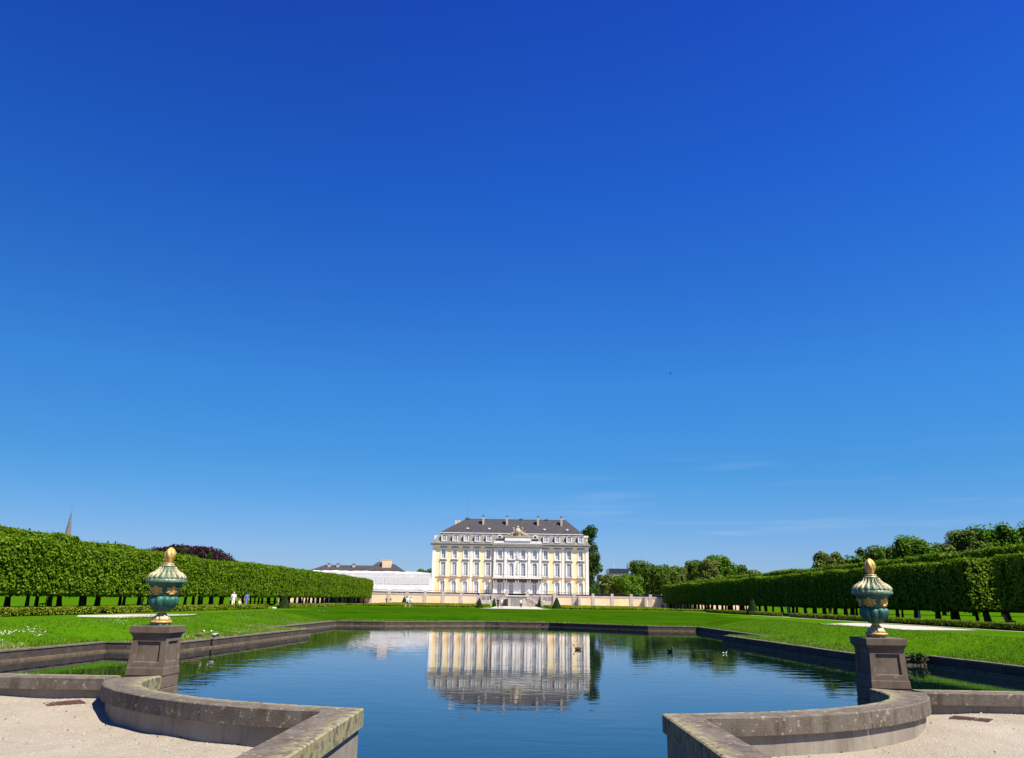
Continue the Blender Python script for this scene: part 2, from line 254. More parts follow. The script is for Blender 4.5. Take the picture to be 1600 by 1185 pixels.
# ---------------------------------------------------------------- mesh helpers
class MB:
    def __init__(s): s.v = []; s.f = []; s.uv = None
    def add(s, vs, fs):
        o = len(s.v); s.v += [tuple(p) for p in vs]; s.f += [tuple(i + o for i in f) for f in fs]; return s
    def box(s, x0, x1, y0, y1, z0, z1):
        return s.add([(x0, y0, z0), (x1, y0, z0), (x1, y1, z0), (x0, y1, z0), (x0, y0, z1), (x1, y0, z1), (x1, y1, z1), (x0, y1, z1)],
                     [(0, 3, 2, 1), (4, 5, 6, 7), (0, 1, 5, 4), (1, 2, 6, 5), (2, 3, 7, 6), (3, 0, 4, 7)])
    def frustum(s, cx, cy, a0, b0, z0, a1, b1, z1):
        return s.add([(cx - a0, cy - b0, z0), (cx + a0, cy - b0, z0), (cx + a0, cy + b0, z0), (cx - a0, cy + b0, z0),
                      (cx - a1, cy - b1, z1), (cx + a1, cy - b1, z1), (cx + a1, cy + b1, z1), (cx - a1, cy + b1, z1)],
                     [(0, 3, 2, 1), (4, 5, 6, 7), (0, 1, 5, 4), (1, 2, 6, 5), (2, 3, 7, 6), (3, 0, 4, 7)])
    def bar(s, p, q, r, n=5, r2=None):
        p = Vector(p); q = Vector(q); d = (q - p).normalized(); a = d.orthogonal().normalized(); b_ = d.cross(a); r2 = r if r2 is None else r2
        vs = [p + (a * math.cos(k * 2 * PI / n) + b_ * math.sin(k * 2 * PI / n)) * r for k in range(n)] + [q + (a * math.cos(k * 2 * PI / n) + b_ * math.sin(k * 2 * PI / n)) * r2 for k in range(n)]
        return s.add(vs, [(k, (k + 1) % n, n + (k + 1) % n, n + k) for k in range(n)] + [tuple(range(n - 1, -1, -1)), tuple(range(n, 2 * n))])
    def prism_xz(s, pts, y0, y1):
        n = len(pts); return s.add([(x, y0, z) for x, z in pts] + [(x, y1, z) for x, z in pts], [tuple(range(n)), tuple(range(2 * n - 1, n - 1, -1))] + [(k, n + k, n + (k + 1) % n, (k + 1) % n) for k in range(n)])
    def ring_xz(s, outer, inner, y0, y1):
        n = len(outer); vs = [(x, y0, z) for x, z in outer] + [(x, y0, z) for x, z in inner] + [(x, y1, z) for x, z in outer] + [(x, y1, z) for x, z in inner]
        f = []
        for k in range(n):
            j = (k + 1) % n
            f += [(k, j, n + j, n + k), (2 * n + k, 3 * n + k, 3 * n + j, 2 * n + j), (k, 2 * n + k, 2 * n + j, j), (n + k, n + j, 3 * n + j, 3 * n + k)]
        return s.add(vs, f)
    def lathe(s, prof, n=32, cx=0, cy=0, cz=0, mod=None):
        vs = []
        for r, z in prof:
            for k in range(n):
                a = 2 * PI * k / n; rr = r * (mod(a, z) if mod else 1); vs.append((cx + rr * math.cos(a), cy + rr * math.sin(a), cz + z))
        f = []
        for i in range(len(prof) - 1):
            for k in range(n): j = (k + 1) % n; f.append((i * n + k, i * n + j, (i + 1) * n + j, (i + 1) * n + k))
        f.append(tuple(range(n - 1, -1, -1))); L = (len(prof) - 1) * n; f.append(tuple(range(L, L + n)))
        return s.add(vs, f)
    def mesh(s, name, m, smooth=False, uvs=None):
        me = bpy.data.meshes.new(name); me.from_pydata(s.v, [], s.f); me.materials.append(MATS[m] if isinstance(m, str) else m)
        if smooth: me.polygons.foreach_set('use_smooth', [True] * len(me.polygons))
        if uvs is not None:
            ul = me.uv_layers.new(name='UVMap'); vi = np.zeros(len(me.loops), dtype=int); me.loops.foreach_get('vertex_index', vi)
            ul.data.foreach_set('uv', np.array(uvs)[vi].ravel())
        me.update(); return me
    def build(s, name, m, parent=None, smooth=False, uvs=None, bevel=0):
        o = link(name, s.mesh(name, m, smooth, uvs), parent)
        if bevel:
            md = o.modifiers.new('b', 'BEVEL'); md.width = bevel; md.segments = 2; md.limit_method = 'ANGLE'
        return o
def link(name, me, parent=None, loc=None):
    o = bpy.data.objects.new(name, me); COL.objects.link(o)
    if parent: o.parent = parent
    if loc: o.location = loc
    return o
def tag(o, label, cat, group=None):
    o['label'] = label; o['category'] = cat
    if group: o['group'] = group
    return o
def thing(name, label, cat, loc=(0, 0, 0), rz=0, group=None):
    o = bpy.data.objects.new(name, None); COL.objects.link(o); o.location = loc; o.rotation_euler = (0, 0, rz); o.empty_display_size = 0.3
    return tag(o, label, cat, group)
def kind(o, k): o['kind'] = k; return o
def dup(root, loc, rz=0, label=None, group=None, scale=None, mesh_of=None):
    def cp(o, par):
        c = o.copy(); COL.objects.link(c); c.parent = par
        for ch in o.children: cp(ch, c)
        return c
    r = cp(root, None); r.location = loc; r.rotation_euler = (0, 0, rz)
    if label: r['label'] = label
    if group: r['group'] = group
    if scale: r.scale = scale
    return r
def np_mesh(name, V, F, m):
    me = bpy.data.meshes.new(name); nf, k = F.shape
    me.vertices.add(len(V)); me.vertices.foreach_set('co', V.astype(np.float32).ravel())
    me.loops.add(nf * k); me.loops.foreach_set('vertex_index', F.astype(np.int32).ravel())
    me.polygons.add(nf); me.polygons.foreach_set('loop_start', np.arange(0, nf * k, k, dtype=np.int32))
    me.polygons.foreach_set('loop_total', np.full(nf, k, dtype=np.int32))
    me.materials.append(MATS[m]); me.update(calc_edges=True); return me
def leaves(P, Nrm, size, jitter=0.8, aspect=0.6):
    """one small pointed leaf (a folded quad) at each point of P, facing about along Nrm"""
    n = len(P); d = Nrm + RNG.normal(0, jitter, (n, 3)); d /= np.linalg.norm(d, axis=1, keepdims=True) + 1e-9
    a = np.cross(d, RNG.normal(0, 1, (n, 3))); a /= np.linalg.norm(a, axis=1, keepdims=True) + 1e-9
    b_ = np.cross(d, a); sz = size * RNG.uniform(0.6, 1.4, (n, 1))
    V = np.stack([P - a * sz * .5, P - b_ * sz * .5 * aspect + d * sz * .08, P + a * sz * .5, P + b_ * sz * .5 * aspect + d * sz * .08], 1).reshape(-1, 3)
    return V, np.arange(4 * n).reshape(n, 4)
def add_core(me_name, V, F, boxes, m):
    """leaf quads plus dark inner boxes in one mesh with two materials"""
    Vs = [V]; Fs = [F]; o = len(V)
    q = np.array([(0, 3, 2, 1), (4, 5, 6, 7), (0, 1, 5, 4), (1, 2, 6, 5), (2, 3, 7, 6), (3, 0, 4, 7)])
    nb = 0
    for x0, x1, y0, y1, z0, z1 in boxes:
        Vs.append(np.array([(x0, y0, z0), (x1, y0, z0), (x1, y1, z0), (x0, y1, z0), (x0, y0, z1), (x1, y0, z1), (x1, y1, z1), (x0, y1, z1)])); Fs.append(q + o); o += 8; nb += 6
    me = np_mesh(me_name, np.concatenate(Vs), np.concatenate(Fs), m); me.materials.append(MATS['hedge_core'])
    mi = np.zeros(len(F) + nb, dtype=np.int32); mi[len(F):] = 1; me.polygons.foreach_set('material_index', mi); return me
def box_points(n, x0, x1, y0, y1, z0, z1, bottom=True):
    lx, ly, lz = x1 - x0, y1 - y0, z1 - z0
    A = np.array([ly * lz, ly * lz, lx * lz, lx * lz, lx * ly, lx * ly * (0.7 if bottom else 0)]); w = RNG.choice(6, n, p=A / A.sum())
    u = RNG.random((n, 3)); P = np.array([x0, y0, z0]) + u * np.array([lx, ly, lz]); Q = np.zeros((n, 3))
    for k, (ax, val, s_) in enumerate([(0, x0, -1), (0, x1, 1), (1, y0, -1), (1, y1, 1), (2, z1, 1), (2, z0, -1)]):
        P[w == k, ax] = val; Q[w == k, ax] = s_
    return P, Q
def bumpf(P, f, seed=0):
    return (np.sin(P[:, 0] * f * 1.0 + seed) + np.sin(P[:, 1] * f * 1.17 + seed * 2.1) + np.sin(P[:, 2] * f * 1.31 + seed * .7) + np.sin((P[:, 0] + P[:, 1] + P[:, 2]) * f * .83 + seed * 3) ) / 4

# ================================================================ THE GROUND AND THE POOL
RIGHT = [(21.1, 12.2), (19.35, 38.8), (16.15, 38.8), (14.95, 59.3), (18.1, 59.3), (17.7, 80.1), (12.9, 80.1), (3.4, 86.8)]
LEFTP = [(-x, y) for x, y in RIGHT]
# water sheet
kind(MB().add([(-23, -7, 0), (23, -7, 0), (23, 89, 0), (-23, 89, 0)], [(0, 1, 2, 3)]).build('pool_water', 'pool_water'), 'structure')

def sst(a): a = np.clip(a, 0, 1); return a * a * (3 - 2 * a)
def xin(y):   # inner edge of the lawn at the sides
    if y < 38.8: return 21.1 - (y - 12.2) * (1.75 / 26.6)
    if y < 59.3: return 16.15 - (y - 38.8) * (1.2 / 20.5)
    return 18.1 - (y - 59.3) * (0.4 / 20.8)
def xinz(y):
    if y < 38.8: return xin(y)
    if y < 44: return 19.35 + (15.9 - 19.35) * (y - 38.8) / 5.2
    if y < 53: return xin(y)
    if y < 59.3: return xin(53) + (18.1 - xin(53)) * (y - 53) / 6.3
    return xin(y)
def yin(x):
    x = abs(x)
    return 86.8 if x < 3.4 else (86.8 - (x - 3.4) * 6.7 / 9.5 if x < 12.9 else 80.1)
CX_, CY_ = 24.2, 100.0
def lawn_z(x, y):
    a = (abs(x) - xinz(min(y, 80.1)) - 0.3) / (CX_ - xinz(min(y, 80.1)) - 0.3)
    b_ = (y - yin(x) - 0.3) / (CY_ - yin(x) - 0.3) if y > 80.1 else 0
    t_ = float(sst(max(a, b_, 0)))
    return 0.43 + 0.82 * t_ + 0.02 * math.sin(x * 1.3 + y * .7) * t_ * (1 - t_) * 4
for sg, nm in ((1, 'right'), (-1, 'left')):
    V, F = [], []; rows = []
    ys = list(np.linspace(12.25, 38.8, 44)) + [38.8001] + list(np.linspace(39.2, 59.3, 38)) + [59.301] + list(np.linspace(59.9, 80.1, 36))
    for y in ys:
        # the land reaches behind the coping; at y 56 the bank behind the step is carried by the wall
        x0 = xin(y if y != 38.8 else 38.79) + 0.28
        rows.append([(sg * (x0 + (CX_ - x0) * k / 16), y + (0.3 if 38.8 < y < 39.1 else 0), 0) for k in range(17)])
    V = [(x, y, lawn_z(x, y)) for r in rows for x, y, _ in r]
    F = [(i * 17 + k, i * 17 + k + 1, (i + 1) * 17 + k + 1, (i + 1) * 17 + k) for i in range(len(rows) - 1) for k in range(16)]
    if sg < 0: F = [f[::-1] for f in F]
    kind(MB().add(V, F).build('lawn_slope', 'grass', smooth=True), 'structure')
V = []; xs = np.linspace(-CX_, CX_, 99)
for x in xs:
    y0 = yin(x) + 0.28 if abs(x) < 18 else 80.1
    V += [(x, y0 + (CY_ - y0) * k / 14, lawn_z(x, y0 + (CY_ - y0) * k / 14)) for k in range(15)]
F = [(i * 15 + k, (i + 1) * 15 + k, (i + 1) * 15 + k + 1, i * 15 + k + 1) for i in range(98) for k in range(14)]
kind(MB().add(V, F).build('lawn_slope', 'mown_grass', smooth=True), 'structure')
kind(MB().add([(-28, 100, 1.256), (28, 100, 1.256), (28, 141, 1.256), (-28, 141, 1.256)], [(0, 1, 2, 3)]).build('lawn_panel', 'mown_grass'), 'structure')
# flat garden ground out to the horizon, as one sheet with an opening for the basin
B = 3500; g = MB()
X0, X1, Y0, Y1 = -CX_, CX_, 12.25, CY_
g.add([(-B, -8, 1.25), (X0, -8, 1.25), (X0, Y0, 1.25), (-B, Y0, 1.25)], [])
pts = [(-B, Y0), (X0, Y0), (X1, Y0), (B, Y0), (B, B), (-B, B), (X0, Y1), (X1, Y1), (-B, Y1), (B, Y1)]
g = MB(); g.add([(x, y, 1.25) for x, y in pts], [(0, 1, 6, 8), (2, 3, 9, 7), (8, 6, 7, 9, 4, 5)])
kind(g.build('lawn', 'grass'), 'structure')

# foreground gravel, rising a little to the parapet
CURVE_IN = [(1.62, 9.15), (2.15, 9.27), (2.6, 9.4), (3.2, 9.62), (3.7, 9.88), (4.2, 10.22), (4.62, 10.62), (4.92, 11.02), (5.1, 11.4), (5.2, 11.85), (5.22, 12.31)]
CURVE_OUT = [(2.02, 8.90), (2.45, 8.96), (2.85, 9.07), (3.45, 9.31), (3.98, 9.60), (4.5, 9.98), (4.98, 10.42), (5.35, 10.86), (5.6, 11.3), (5.72, 11.62), (5.80, 11.80)]
def mid_x(y):
    if y <= 9.05: return 1.82
    for (a, b_), (c, d) in zip([((p[0] + q[0]) / 2, (p[1] + q[1]) / 2) for p, q in zip(CURVE_IN, CURVE_OUT)][:-1], [((p[0] + q[0]) / 2, (p[1] + q[1]) / 2) for p, q in zip(CURVE_IN, CURVE_OUT)][1:]):
        if b_ <= y <= d: return a + (c - a) * (y - b_) / (d - b_ + 1e-9)
    return 5.5
def gravel_z(x, y): return 1.045 + 0.13 * float(sst((y - 10.0) / 1.15)) * float(sst((abs(x) - 4.7) / 1.0)) + 0.012 * math.sin(x * 2.1 + y) + 0.008 * math.sin(x * 5 - y * 3.7)
for sg in (1, -1):
    rows = list(np.linspace(-7, 8, 16)) + list(np.linspace(8.2, 12.0, 39)); V = []
    us = np.concatenate([np.linspace(0, 1, 40) ** 1.8 * 40])
    for y in rows:
        x0 = mid_x(y); V += [(sg * (x0 + u), y, gravel_z(sg * (x0 + u), y)) for u in us]
    n = len(us); F = [(i * n + k, i * n + k + 1, (i + 1) * n + k + 1, (i + 1) * n + k) for i in range(len(rows) - 1) for k in range(n - 1)]
    if sg < 0: F = [f[::-1] for f in F]
    kind(MB().add(V, F).build('gravel_ground', 'gravel', smooth=True), 'structure')
# paved crossing on which the viewer stands (behind the lower edge of the view)
kind(MB().box(-1.8, 1.8, -7, 2.2, -0.6, 1.0).build('stone_pavement', 'render_wall'), 'structure')
# loose pebbles
n = 26000; yy = RNG.uniform(7.5, 11.9, n); xx = RNG.uniform(0, 1, n) ** 1.0 * 8.5; sg = RNG.choice([-1, 1], n)
mxx = np.array([mid_x(y) for y in yy]); keep = xx > 0.15; yy, xx, sg, mxx = yy[keep], xx[keep], sg[keep], mxx[keep]
X = sg * (mxx + 0.22 + xx); Z = np.array([gravel_z(x, y) for x, y in zip(X, yy)])
C = np.stack([X, yy, Z + 0.002], 1); r_ = RNG.uniform(0.004, 0.011, (len(C), 1, 1)) * (1 + (RNG.random((len(C), 1, 1)) > 0.995) * 1.5)
T = np.array([(1, 0, 0), (-.5, .8, 0), (-.5, -.8, 0), (0, 0, .8)]); ang = RNG.uniform(0, 2 * PI, len(C)); ca, sa = np.cos(ang), np.sin(ang)
R_ = np.zeros((len(C), 3, 3)); R_[:, 0, 0] = ca; R_[:, 0, 1] = -sa; R_[:, 1, 0] = sa; R_[:, 1, 1] = ca; R_[:, 2, 2] = 1
V = (C[:, None, :] + np.einsum('nij,kj->nki', R_, T) * r_).reshape(-1, 3)
F = (np.arange(len(C))[:, None, None] * 4 + np.array([(0, 1, 3), (1, 2, 3), (2, 0, 3)])[None]).reshape(-1, 3)
kind(link('loose_pebbles', np_mesh('loose_pebbles', V, F, 'pebble')), 'stuff')

n = 260; yy = RNG.uniform(7.8, 11.6, n); sg = RNG.choice([-1, 1], n); X = sg * (np.array([mid_x(y) for y in yy]) + .25 + RNG.random(n) ** 1.8 * 6)
P = np.stack([X, yy, np.array([gravel_z(x, y) for x, y in zip(X, yy)]) + .008], 1); V, F = leaves(P, np.tile([0, 0, 1.], (n, 1)), .028, .35, .5)
kind(link('leaf_litter', np_mesh('leaf_litter', V, F, 'bark')), 'stuff')

# ---------------------------------------------------------------- foreground parapets
def strip_mesh(inner, outer, z0, z1, lap_in=0.0, roundover=0.0):
    """a solid between two polylines (plan), from z0 to z1, with UV.x running across land side to water side"""
    n = len(inner); vs = []; uv = []
    for (xi, yi), (xo, yo) in zip(inner, outer):
        vs += [(xo, yo, z0), (xo, yo, z1 - .012), (xo + (xi - xo) * .04, yo + (yi - yo) * .04, z1), (xi + (xo - xi) * .04, yi + (yo - yi) * .04, z1), (xi, yi, z1 - .012), (xi, yi, z0)]
        uv += [(0, 0), (.3, 0), (.33, 0), (.68, 0), (.72, 0), (1, 0)]
    f = []
    for i in range(n - 1):
        for k in range(6): f.append((i * 6 + k, i * 6 + (k + 1) % 6, (i + 1) * 6 + (k + 1) % 6, (i + 1) * 6 + k))
    f += [tuple(range(5, -1, -1)), tuple(range((n - 1) * 6, n * 6))]
    mb = MB(); mb.add(vs, f); return mb, uv
def resample(poly, m):
    P = np.array(poly, float); d = np.concatenate([[0], np.cumsum(np.linalg.norm(np.diff(P, axis=0), axis=1))]); s_ = np.linspace(0, d[-1], m)
    return [(float(np.interp(a, d, P[:, 0])), float(np.interp(a, d, P[:, 1]))) for a in s_]
def inset(inner, outer, a, b_):
    return ([(xi + (xo - xi) * a, yi + (yo - yi) * a) for (xi, yi), (xo, yo) in zip(inner, outer)], [(xo + (xi - xo) * b_, yo + (yi - yo) * b_) for (xi, yi), (xo, yo) in zip(inner, outer)])
for sg, side_, sun_ in ((-1, 'left', 'lichened sunlit inner face'), (1, 'right', 'dark shaded inner face')):
    th = thing('curved_parapet', f'curved stone parapet with a sharp corner {side_} of the channel, {sun_}', 'parapet')
    m_ = 61
    ci = [(sg * x, y) for x, y in resample(CURVE_IN, m_)]; co = [(sg * x, y) for x, y in resample(CURVE_OUT, m_)]
    arm_i = [(sg * 1.74, 2.0), (sg * 1.62, 9.15)]; arm_o = [(sg * 2.12, 2.0), (sg * 2.02, 8.90)]
    # wall bodies under the coping, set back from its edges
    a, b_ = inset(ci, co, .10, .13); mb, uv = strip_mesh(a, b_, -0.6, 1.27)
    if sg > 0: mb.f = [f[::-1] for f in mb.f]
    mb.build('wall', 'render_wall', th)
    a = [(sg * 1.78, 2.0), (sg * 1.66, 9.125)]; b2 = [(sg * 2.07, 2.0), (sg * 1.97, 8.93)]
    mb, uv = strip_mesh(a, b2, -0.6, 1.27)
    if sg > 0: mb.f = [f[::-1] for f in mb.f]
    mb.build('wall', 'render_wall', th)
    cuts = [0, 27, 44, 60] if sg > 0 else [0, 20, 41, 60]
    for c0, c1 in zip(cuts[:-1], cuts[1:]):
        ii = list(ci[c0:c1 + 1]); oo = list(co[c0:c1 + 1])
        if c0: # a fine joint
            ii[0] = tuple(np.array(ii[0]) * .86 + np.array(ii[1]) * .14); oo[0] = tuple(np.array(oo[0]) * .86 + np.array(oo[1]) * .14)
        mb, uv = strip_mesh(ii, oo, 1.265, 1.45)
        if sg > 0: mb.f = [f[::-1] for f in mb.f]
        mb.build('coping_stone', 'coping', th, uvs=uv)
    for y0, y1 in ((2.0, 4.7), (4.705, 7.1)):
        f_ = lambda P, y: P[0][0] + (P[1][0] - P[0][0]) * (y - 2) / (P[1][1] - 2)
        mb, uv = strip_mesh([(f_(arm_i, y0), y0), (f_(arm_i, y1), y1)], [(f_(arm_o, y0), y0), (f_(arm_o, y1), y1)], 1.265, 1.45)
        if sg > 0: mb.f = [f[::-1] for f in mb.f]
        mb.build('coping_stone', 'coping', th, uvs=uv)
    y0 = 7.105
    mb, uv = strip_mesh([(f_(arm_i, y0), y0), (sg * 1.62, 9.147)], [(f_(arm_o, y0), y0), (sg * 2.02, 8.897)], 1.265, 1.45)
    if sg > 0: mb.f = [f[::-1] for f in mb.f]
    mb.build('coping_stone', 'coping', th, uvs=uv)
    # straight parapet
    th = thing('straight_parapet', f'long low straight stone parapet running off to the {side_} behind the gravel', 'parapet')
    MB().box(min(sg * 5.72, sg * 34), max(sg * 5.72, sg * 34), 11.87, 12.20, -0.6, 1.29).build('wall', 'render_wall', th)
    x = 5.80
    k = 0
    while x < 34:
        L = (2.1, 1.8, 2.3)[k % 3]; x1 = min(34, x + L - .006); k += 1
        a, b_ = (x, x1) if sg > 0 else (-x1, -x)
        mb, uv = strip_mesh([(a, 12.25), (b_, 12.25)], [(a, 11.805), (b_, 11.805)], 1.29, 1.45)
        mb.build('coping_stone', 'coping', th, uvs=uv); x += L

# ---------------------------------------------------------------- pedestals and urns
def pedestal(x, y, label):
    th = thing('stone_pedestal', label, 'pedestal', (x, y, 0), group='pedestals flanking the basin')
    MB().frustum(0, 0, .30, .30, -.6, .292, .292, 1.26).build('pier', 'pedestal_stone', th, bevel=.012)
    MB().frustum(0, 0, .285, .285, 1.265, .283, .283, 1.435).build('pier', 'pedestal_stone', th, bevel=.008)
    MB().frustum(0, 0, .291, .291, 1.437, .286, .286, 1.555).build('plinth', 'pedestal_stone', th, bevel=.010)
    sh = MB(); h0, h1, a0, a1 = 1.556, 1.985, .274, .258
    def fp(u, w, d): z = h0 + (h1 - h0) * w; a = a0 + (a1 - a0) * w; return u * a, -(a - d), z
    for q in range(4):
        c, s_ = math.cos(q * PI / 2), math.sin(q * PI / 2)
        P = [fp(*t) for t in ((-1, 0, 0), (1, 0, 0), (1, 1, 0), (-1, 1, 0), (-.68, .17, 0), (.68, .17, 0), (.68, .86, 0), (-.68, .86, 0), (-.66, .19, .024), (.66, .19, .024), (.66, .84, .024), (-.66, .84, .024))]
        P = [(c * X - s_ * Y, s_ * X + c * Y, Z) for X, Y, Z in P]
        sh.add(P, [(0, 1, 5, 4), (1, 2, 6, 5), (2, 3, 7, 6), (3, 0, 4, 7), (4, 5, 9, 8), (5, 6, 10, 9), (6, 7, 11, 10), (7, 4, 8, 11), (8, 9, 10, 11)])
    sh.build('shaft', 'pedestal_stone', th)
    cp = MB(); prof = [(.262, 1.987), (.264, 2.0), (.276, 2.012), (.276, 2.02), (.290, 2.038), (.298, 2.042), (.304, 2.050), (.306, 2.14), (.300, 2.148)]
    vs = []
    for a, z in prof: vs += [(-a, -a, z), (a, -a, z), (a, a, z), (-a, a, z)]
    L = (len(prof) - 1) * 4
    cp.add(vs, [(i * 4 + k, i * 4 + (k + 1) % 4, i * 4 + 4 + (k + 1) % 4, i * 4 + 4 + k) for i in range(len(prof) - 1) for k in range(4)] + [(3, 2, 1, 0), (L, L + 1, L + 2, L + 3)])
    cp.build('cap', 'pedestal_stone', th)
    return th
pedestal(-5.50, 12.62, 'square sunk-panelled stone pedestal on the left, its right face in the sun')
pedestal(5.56, 12.62, 'square sunk-panelled stone pedestal on the right, its left face in black shade')

def urn(x, y, rz, label):
    th = thing('garden_urn', label, 'urn', (x, y, 2.15), rz, 'glazed urns on the pedestals')
    MB().lathe([(.150, 0), (.152, .026), (.146, .03)], 8).build('base_slab', 'rim_glaze', th)
    MB().lathe([(.142, .031), (.158, .038), (.162, .052), (.155, .066), (.14, .072)], 40).build('base_ring', 'gilding', th, smooth=True)
    lob = lambda n, d: (lambda a, z: 1 + d * abs(math.cos(a * n / 2)) - d)
    MB().lathe([(.138, .073), (.135, .095), (.118, .12), (.095, .14), (.075, .16), (.065, .18)], 80, mod=lob(12, .13)).build('foot', 'pale_gilding', th, smooth=True)
    MB().lathe([(.060, .17), (.055, .19), (.066, .205), (.082, .212)], 60, mod=lob(10, .12)).build('stem', 'gilding', th, smooth=True)
    # gadrooned bowl
    bp_ = [(.06, .205), (.10, .218), (.15, .245), (.19, .285), (.215, .33), (.224, .37), (.218, .40), (.20, .425), (.175, .432)]
    MB().lathe(bp_, 120, mod=lambda a, z: 1 + .17 * (abs(math.cos(a * 5)) ** .7 - 1) * min(1, (z - .2) / .06)).build('bowl', 'teal_glaze', th, smooth=True)
    MB().lathe([(.165, .425), (.176, .45), (.182, .50), (.19, .54), (.205, .575), (.235, .605), (.262, .632)], 48).build('neck', 'teal_glaze', th, smooth=True)
    # gilded leaf ornaments round the neck
    rad = [0.70, .60, 1.0, .78, 1.08, .80, 1.15, .80, 1.08, .78, 1.0, .60, .70]
    angs = [-150 + 300 * k / 12 for k in range(13)]
    for q in range(5):
        a0 = 2 * PI * q / 5 + .35; L = MB(); vs = []; n = len(rad)
        for frac, dr in ((1, -.004), (.93, .016), (.55, None)):
            for q2, (rr, an) in enumerate(zip(rad, angs)):
                d_ = (.030 if q2 % 2 == 0 else .012) if dr is None else dr
                rf = rr if frac > .6 else .85
                u = math.sin(math.radians(an)) * rf * .104 * frac; w = math.cos(math.radians(an)) * rf * .088 * frac + .502; R = .182 + max(0, (w - .5)) * .33 + d_
                A = a0 + u / .182; vs.append((R * math.cos(A), R * math.sin(A), w))
        vs.append(((.205) * math.cos(a0), .205 * math.sin(a0), .49)); c = len(vs) - 1
        f = [(2 * n + k, 2 * n + (k + 1) % n, c) for k in range(n)] + [(l * n + k, l * n + (k + 1) % n, (l + 1) * n + (k + 1) % n, (l + 1) * n + k) for l in range(2) for k in range(n)]
        L.add(vs, f).build('gilded_leaf', 'gilding', th)
    # rim and lid
    MB().lathe([(.255, .628), (.285, .634), (.292, .65), (.292, .672), (.28, .69), (.27, .70)], 96, mod=lambda a, z: 1 + .012 * math.cos(a * 24)).build('rim', 'rim_glaze', th, smooth=True)
    lp = [(.276, .695), (.268, .722), (.245, .748), (.205, .775), (.16, .80), (.125, .83), (.105, .865), (.09, .89)]
    MB().lathe(lp, 60).build('lid', 'teal_glaze', th, smooth=True)
    rm = None
    for q in range(18):
        a0 = 2 * PI * q / 18
        if rm is None:
            rb = MB(); vs = []
            for i in range(9):
                tt = i / 8; j = tt * 6; lo = int(min(j, 5)); fr = j - lo
                R = lp[lo][0] + (lp[lo + 1][0] - lp[lo][0]) * fr; Zz = lp[lo][1] + (lp[lo + 1][1] - lp[lo][1]) * fr
                w = (.034 * (R / .285) * math.sin(PI * min(1, (tt * .85 + .2))) ** .5)
                for u, h in ((-1, -.002), (-.6, .012), (0, .02), (.6, .012), (1, -.002)):
                    vs.append((R + h * .9, u * w, Zz + h * .9))
            rb.add(vs, [(i * 5 + k, i * 5 + k + 1, i * 5 + 6 + k, i * 5 + 5 + k) for i in range(8) for k in range(4)] + [(4, 3, 2, 1, 0)])
            rm = rb.mesh('lid_rib', 'pale_gilding', True)
        o = link('lid_rib', rm, th); o.rotation_euler = (0, 0, a0)
    MB().lathe([(.10, .878), (.108, .888), (.106, .90), (.088, .908), (.084, .916), (.092, .925), (.088, .934), (.06, .938)], 40).build('collar', 'pale_gilding', th, smooth=True)
    # flame finial: twisted fluted bud
    fl = MB(); n = 60; prof = [(.045, .936), (.05, .95), (.062, .985), (.076, 1.03), (.080, 1.07), (.072, 1.105), (.052, 1.135), (.03, 1.155), (.012, 1.17)]; vs = []
    for r, z in prof:
        tw = (z - .93) * 6
        for k in range(n):
            a = 2 * PI * k / n; rr = r * (1 + .34 * (abs(math.cos((a + tw) * 3)) - .6)); vs.append((rr * math.cos(a) + (z - .93) * .05, rr * math.sin(a), z + .012 * math.sin(a * 2 + 1) * (r < .06)))
    fl.add(vs, [(i * n + k, i * n + (k + 1) % n, (i + 1) * n + (k + 1) % n, (i + 1) * n + k) for i in range(len(prof) - 1) for k in range(n)] + [tuple(range((len(prof) - 1) * n, len(prof) * n))])
    fl.build('flame_finial', 'gilding', th, smooth=True)
    return th
urn(-5.47, 12.60, 0.35, 'green and gold lidded urn with flame top on the left pedestal, bright linden hedge behind')
urn(5.54, 12.60, -0.1, 'green and gold lidded urn with flame top on the right pedestal, dark hedge behind')

# ---------------------------------------------------------------- drain grates
def grate(x, y, z, rz, label, group='iron covers in the gravel'):
    th = thing('drain_cover', label, 'drain cover', (x, y, z), rz, group); th.rotation_euler = (Matrix.Rotation(math.atan((gravel_z(x, y + .1) - gravel_z(x, y - .1)) / .2), 3, 'X') @ Matrix.Rotation(rz, 3, 'Z')).to_euler(); th.scale = (.78, .8, .35)
    MB().box(-.30, .30, -.20, -.17, 0, .012).box(-.30, .30, .17, .20, 0, .012).box(-.30, -.27, -.17, .17, 0, .012).box(.27, .30, -.17, .17, 0, .012).build('frame', 'rust_iron', th)
    me = MB().box(-.27, .27, -.012, .012, -.002, .008).mesh('slat', 'rust_iron')
    for k in range(9): link('slat', me, th, (0, -.15 + k * .0375, 0))
grate(-6.32, 11.96 - .0, gravel_z(-6.3, 12) + .01 - .0, .15, 'rusty square drain cover in the gravel beside the left curved wall') if False else None
grate(-6.1, 11.36, gravel_z(-6.1, 11.36) + .004, .75, 'rusty drain cover in the gravel beside the left curved wall')
grate(6.14, 11.36, gravel_z(6.14, 11.36) + .004, -.7, 'darker drain cover in the gravel beside the right curved wall')

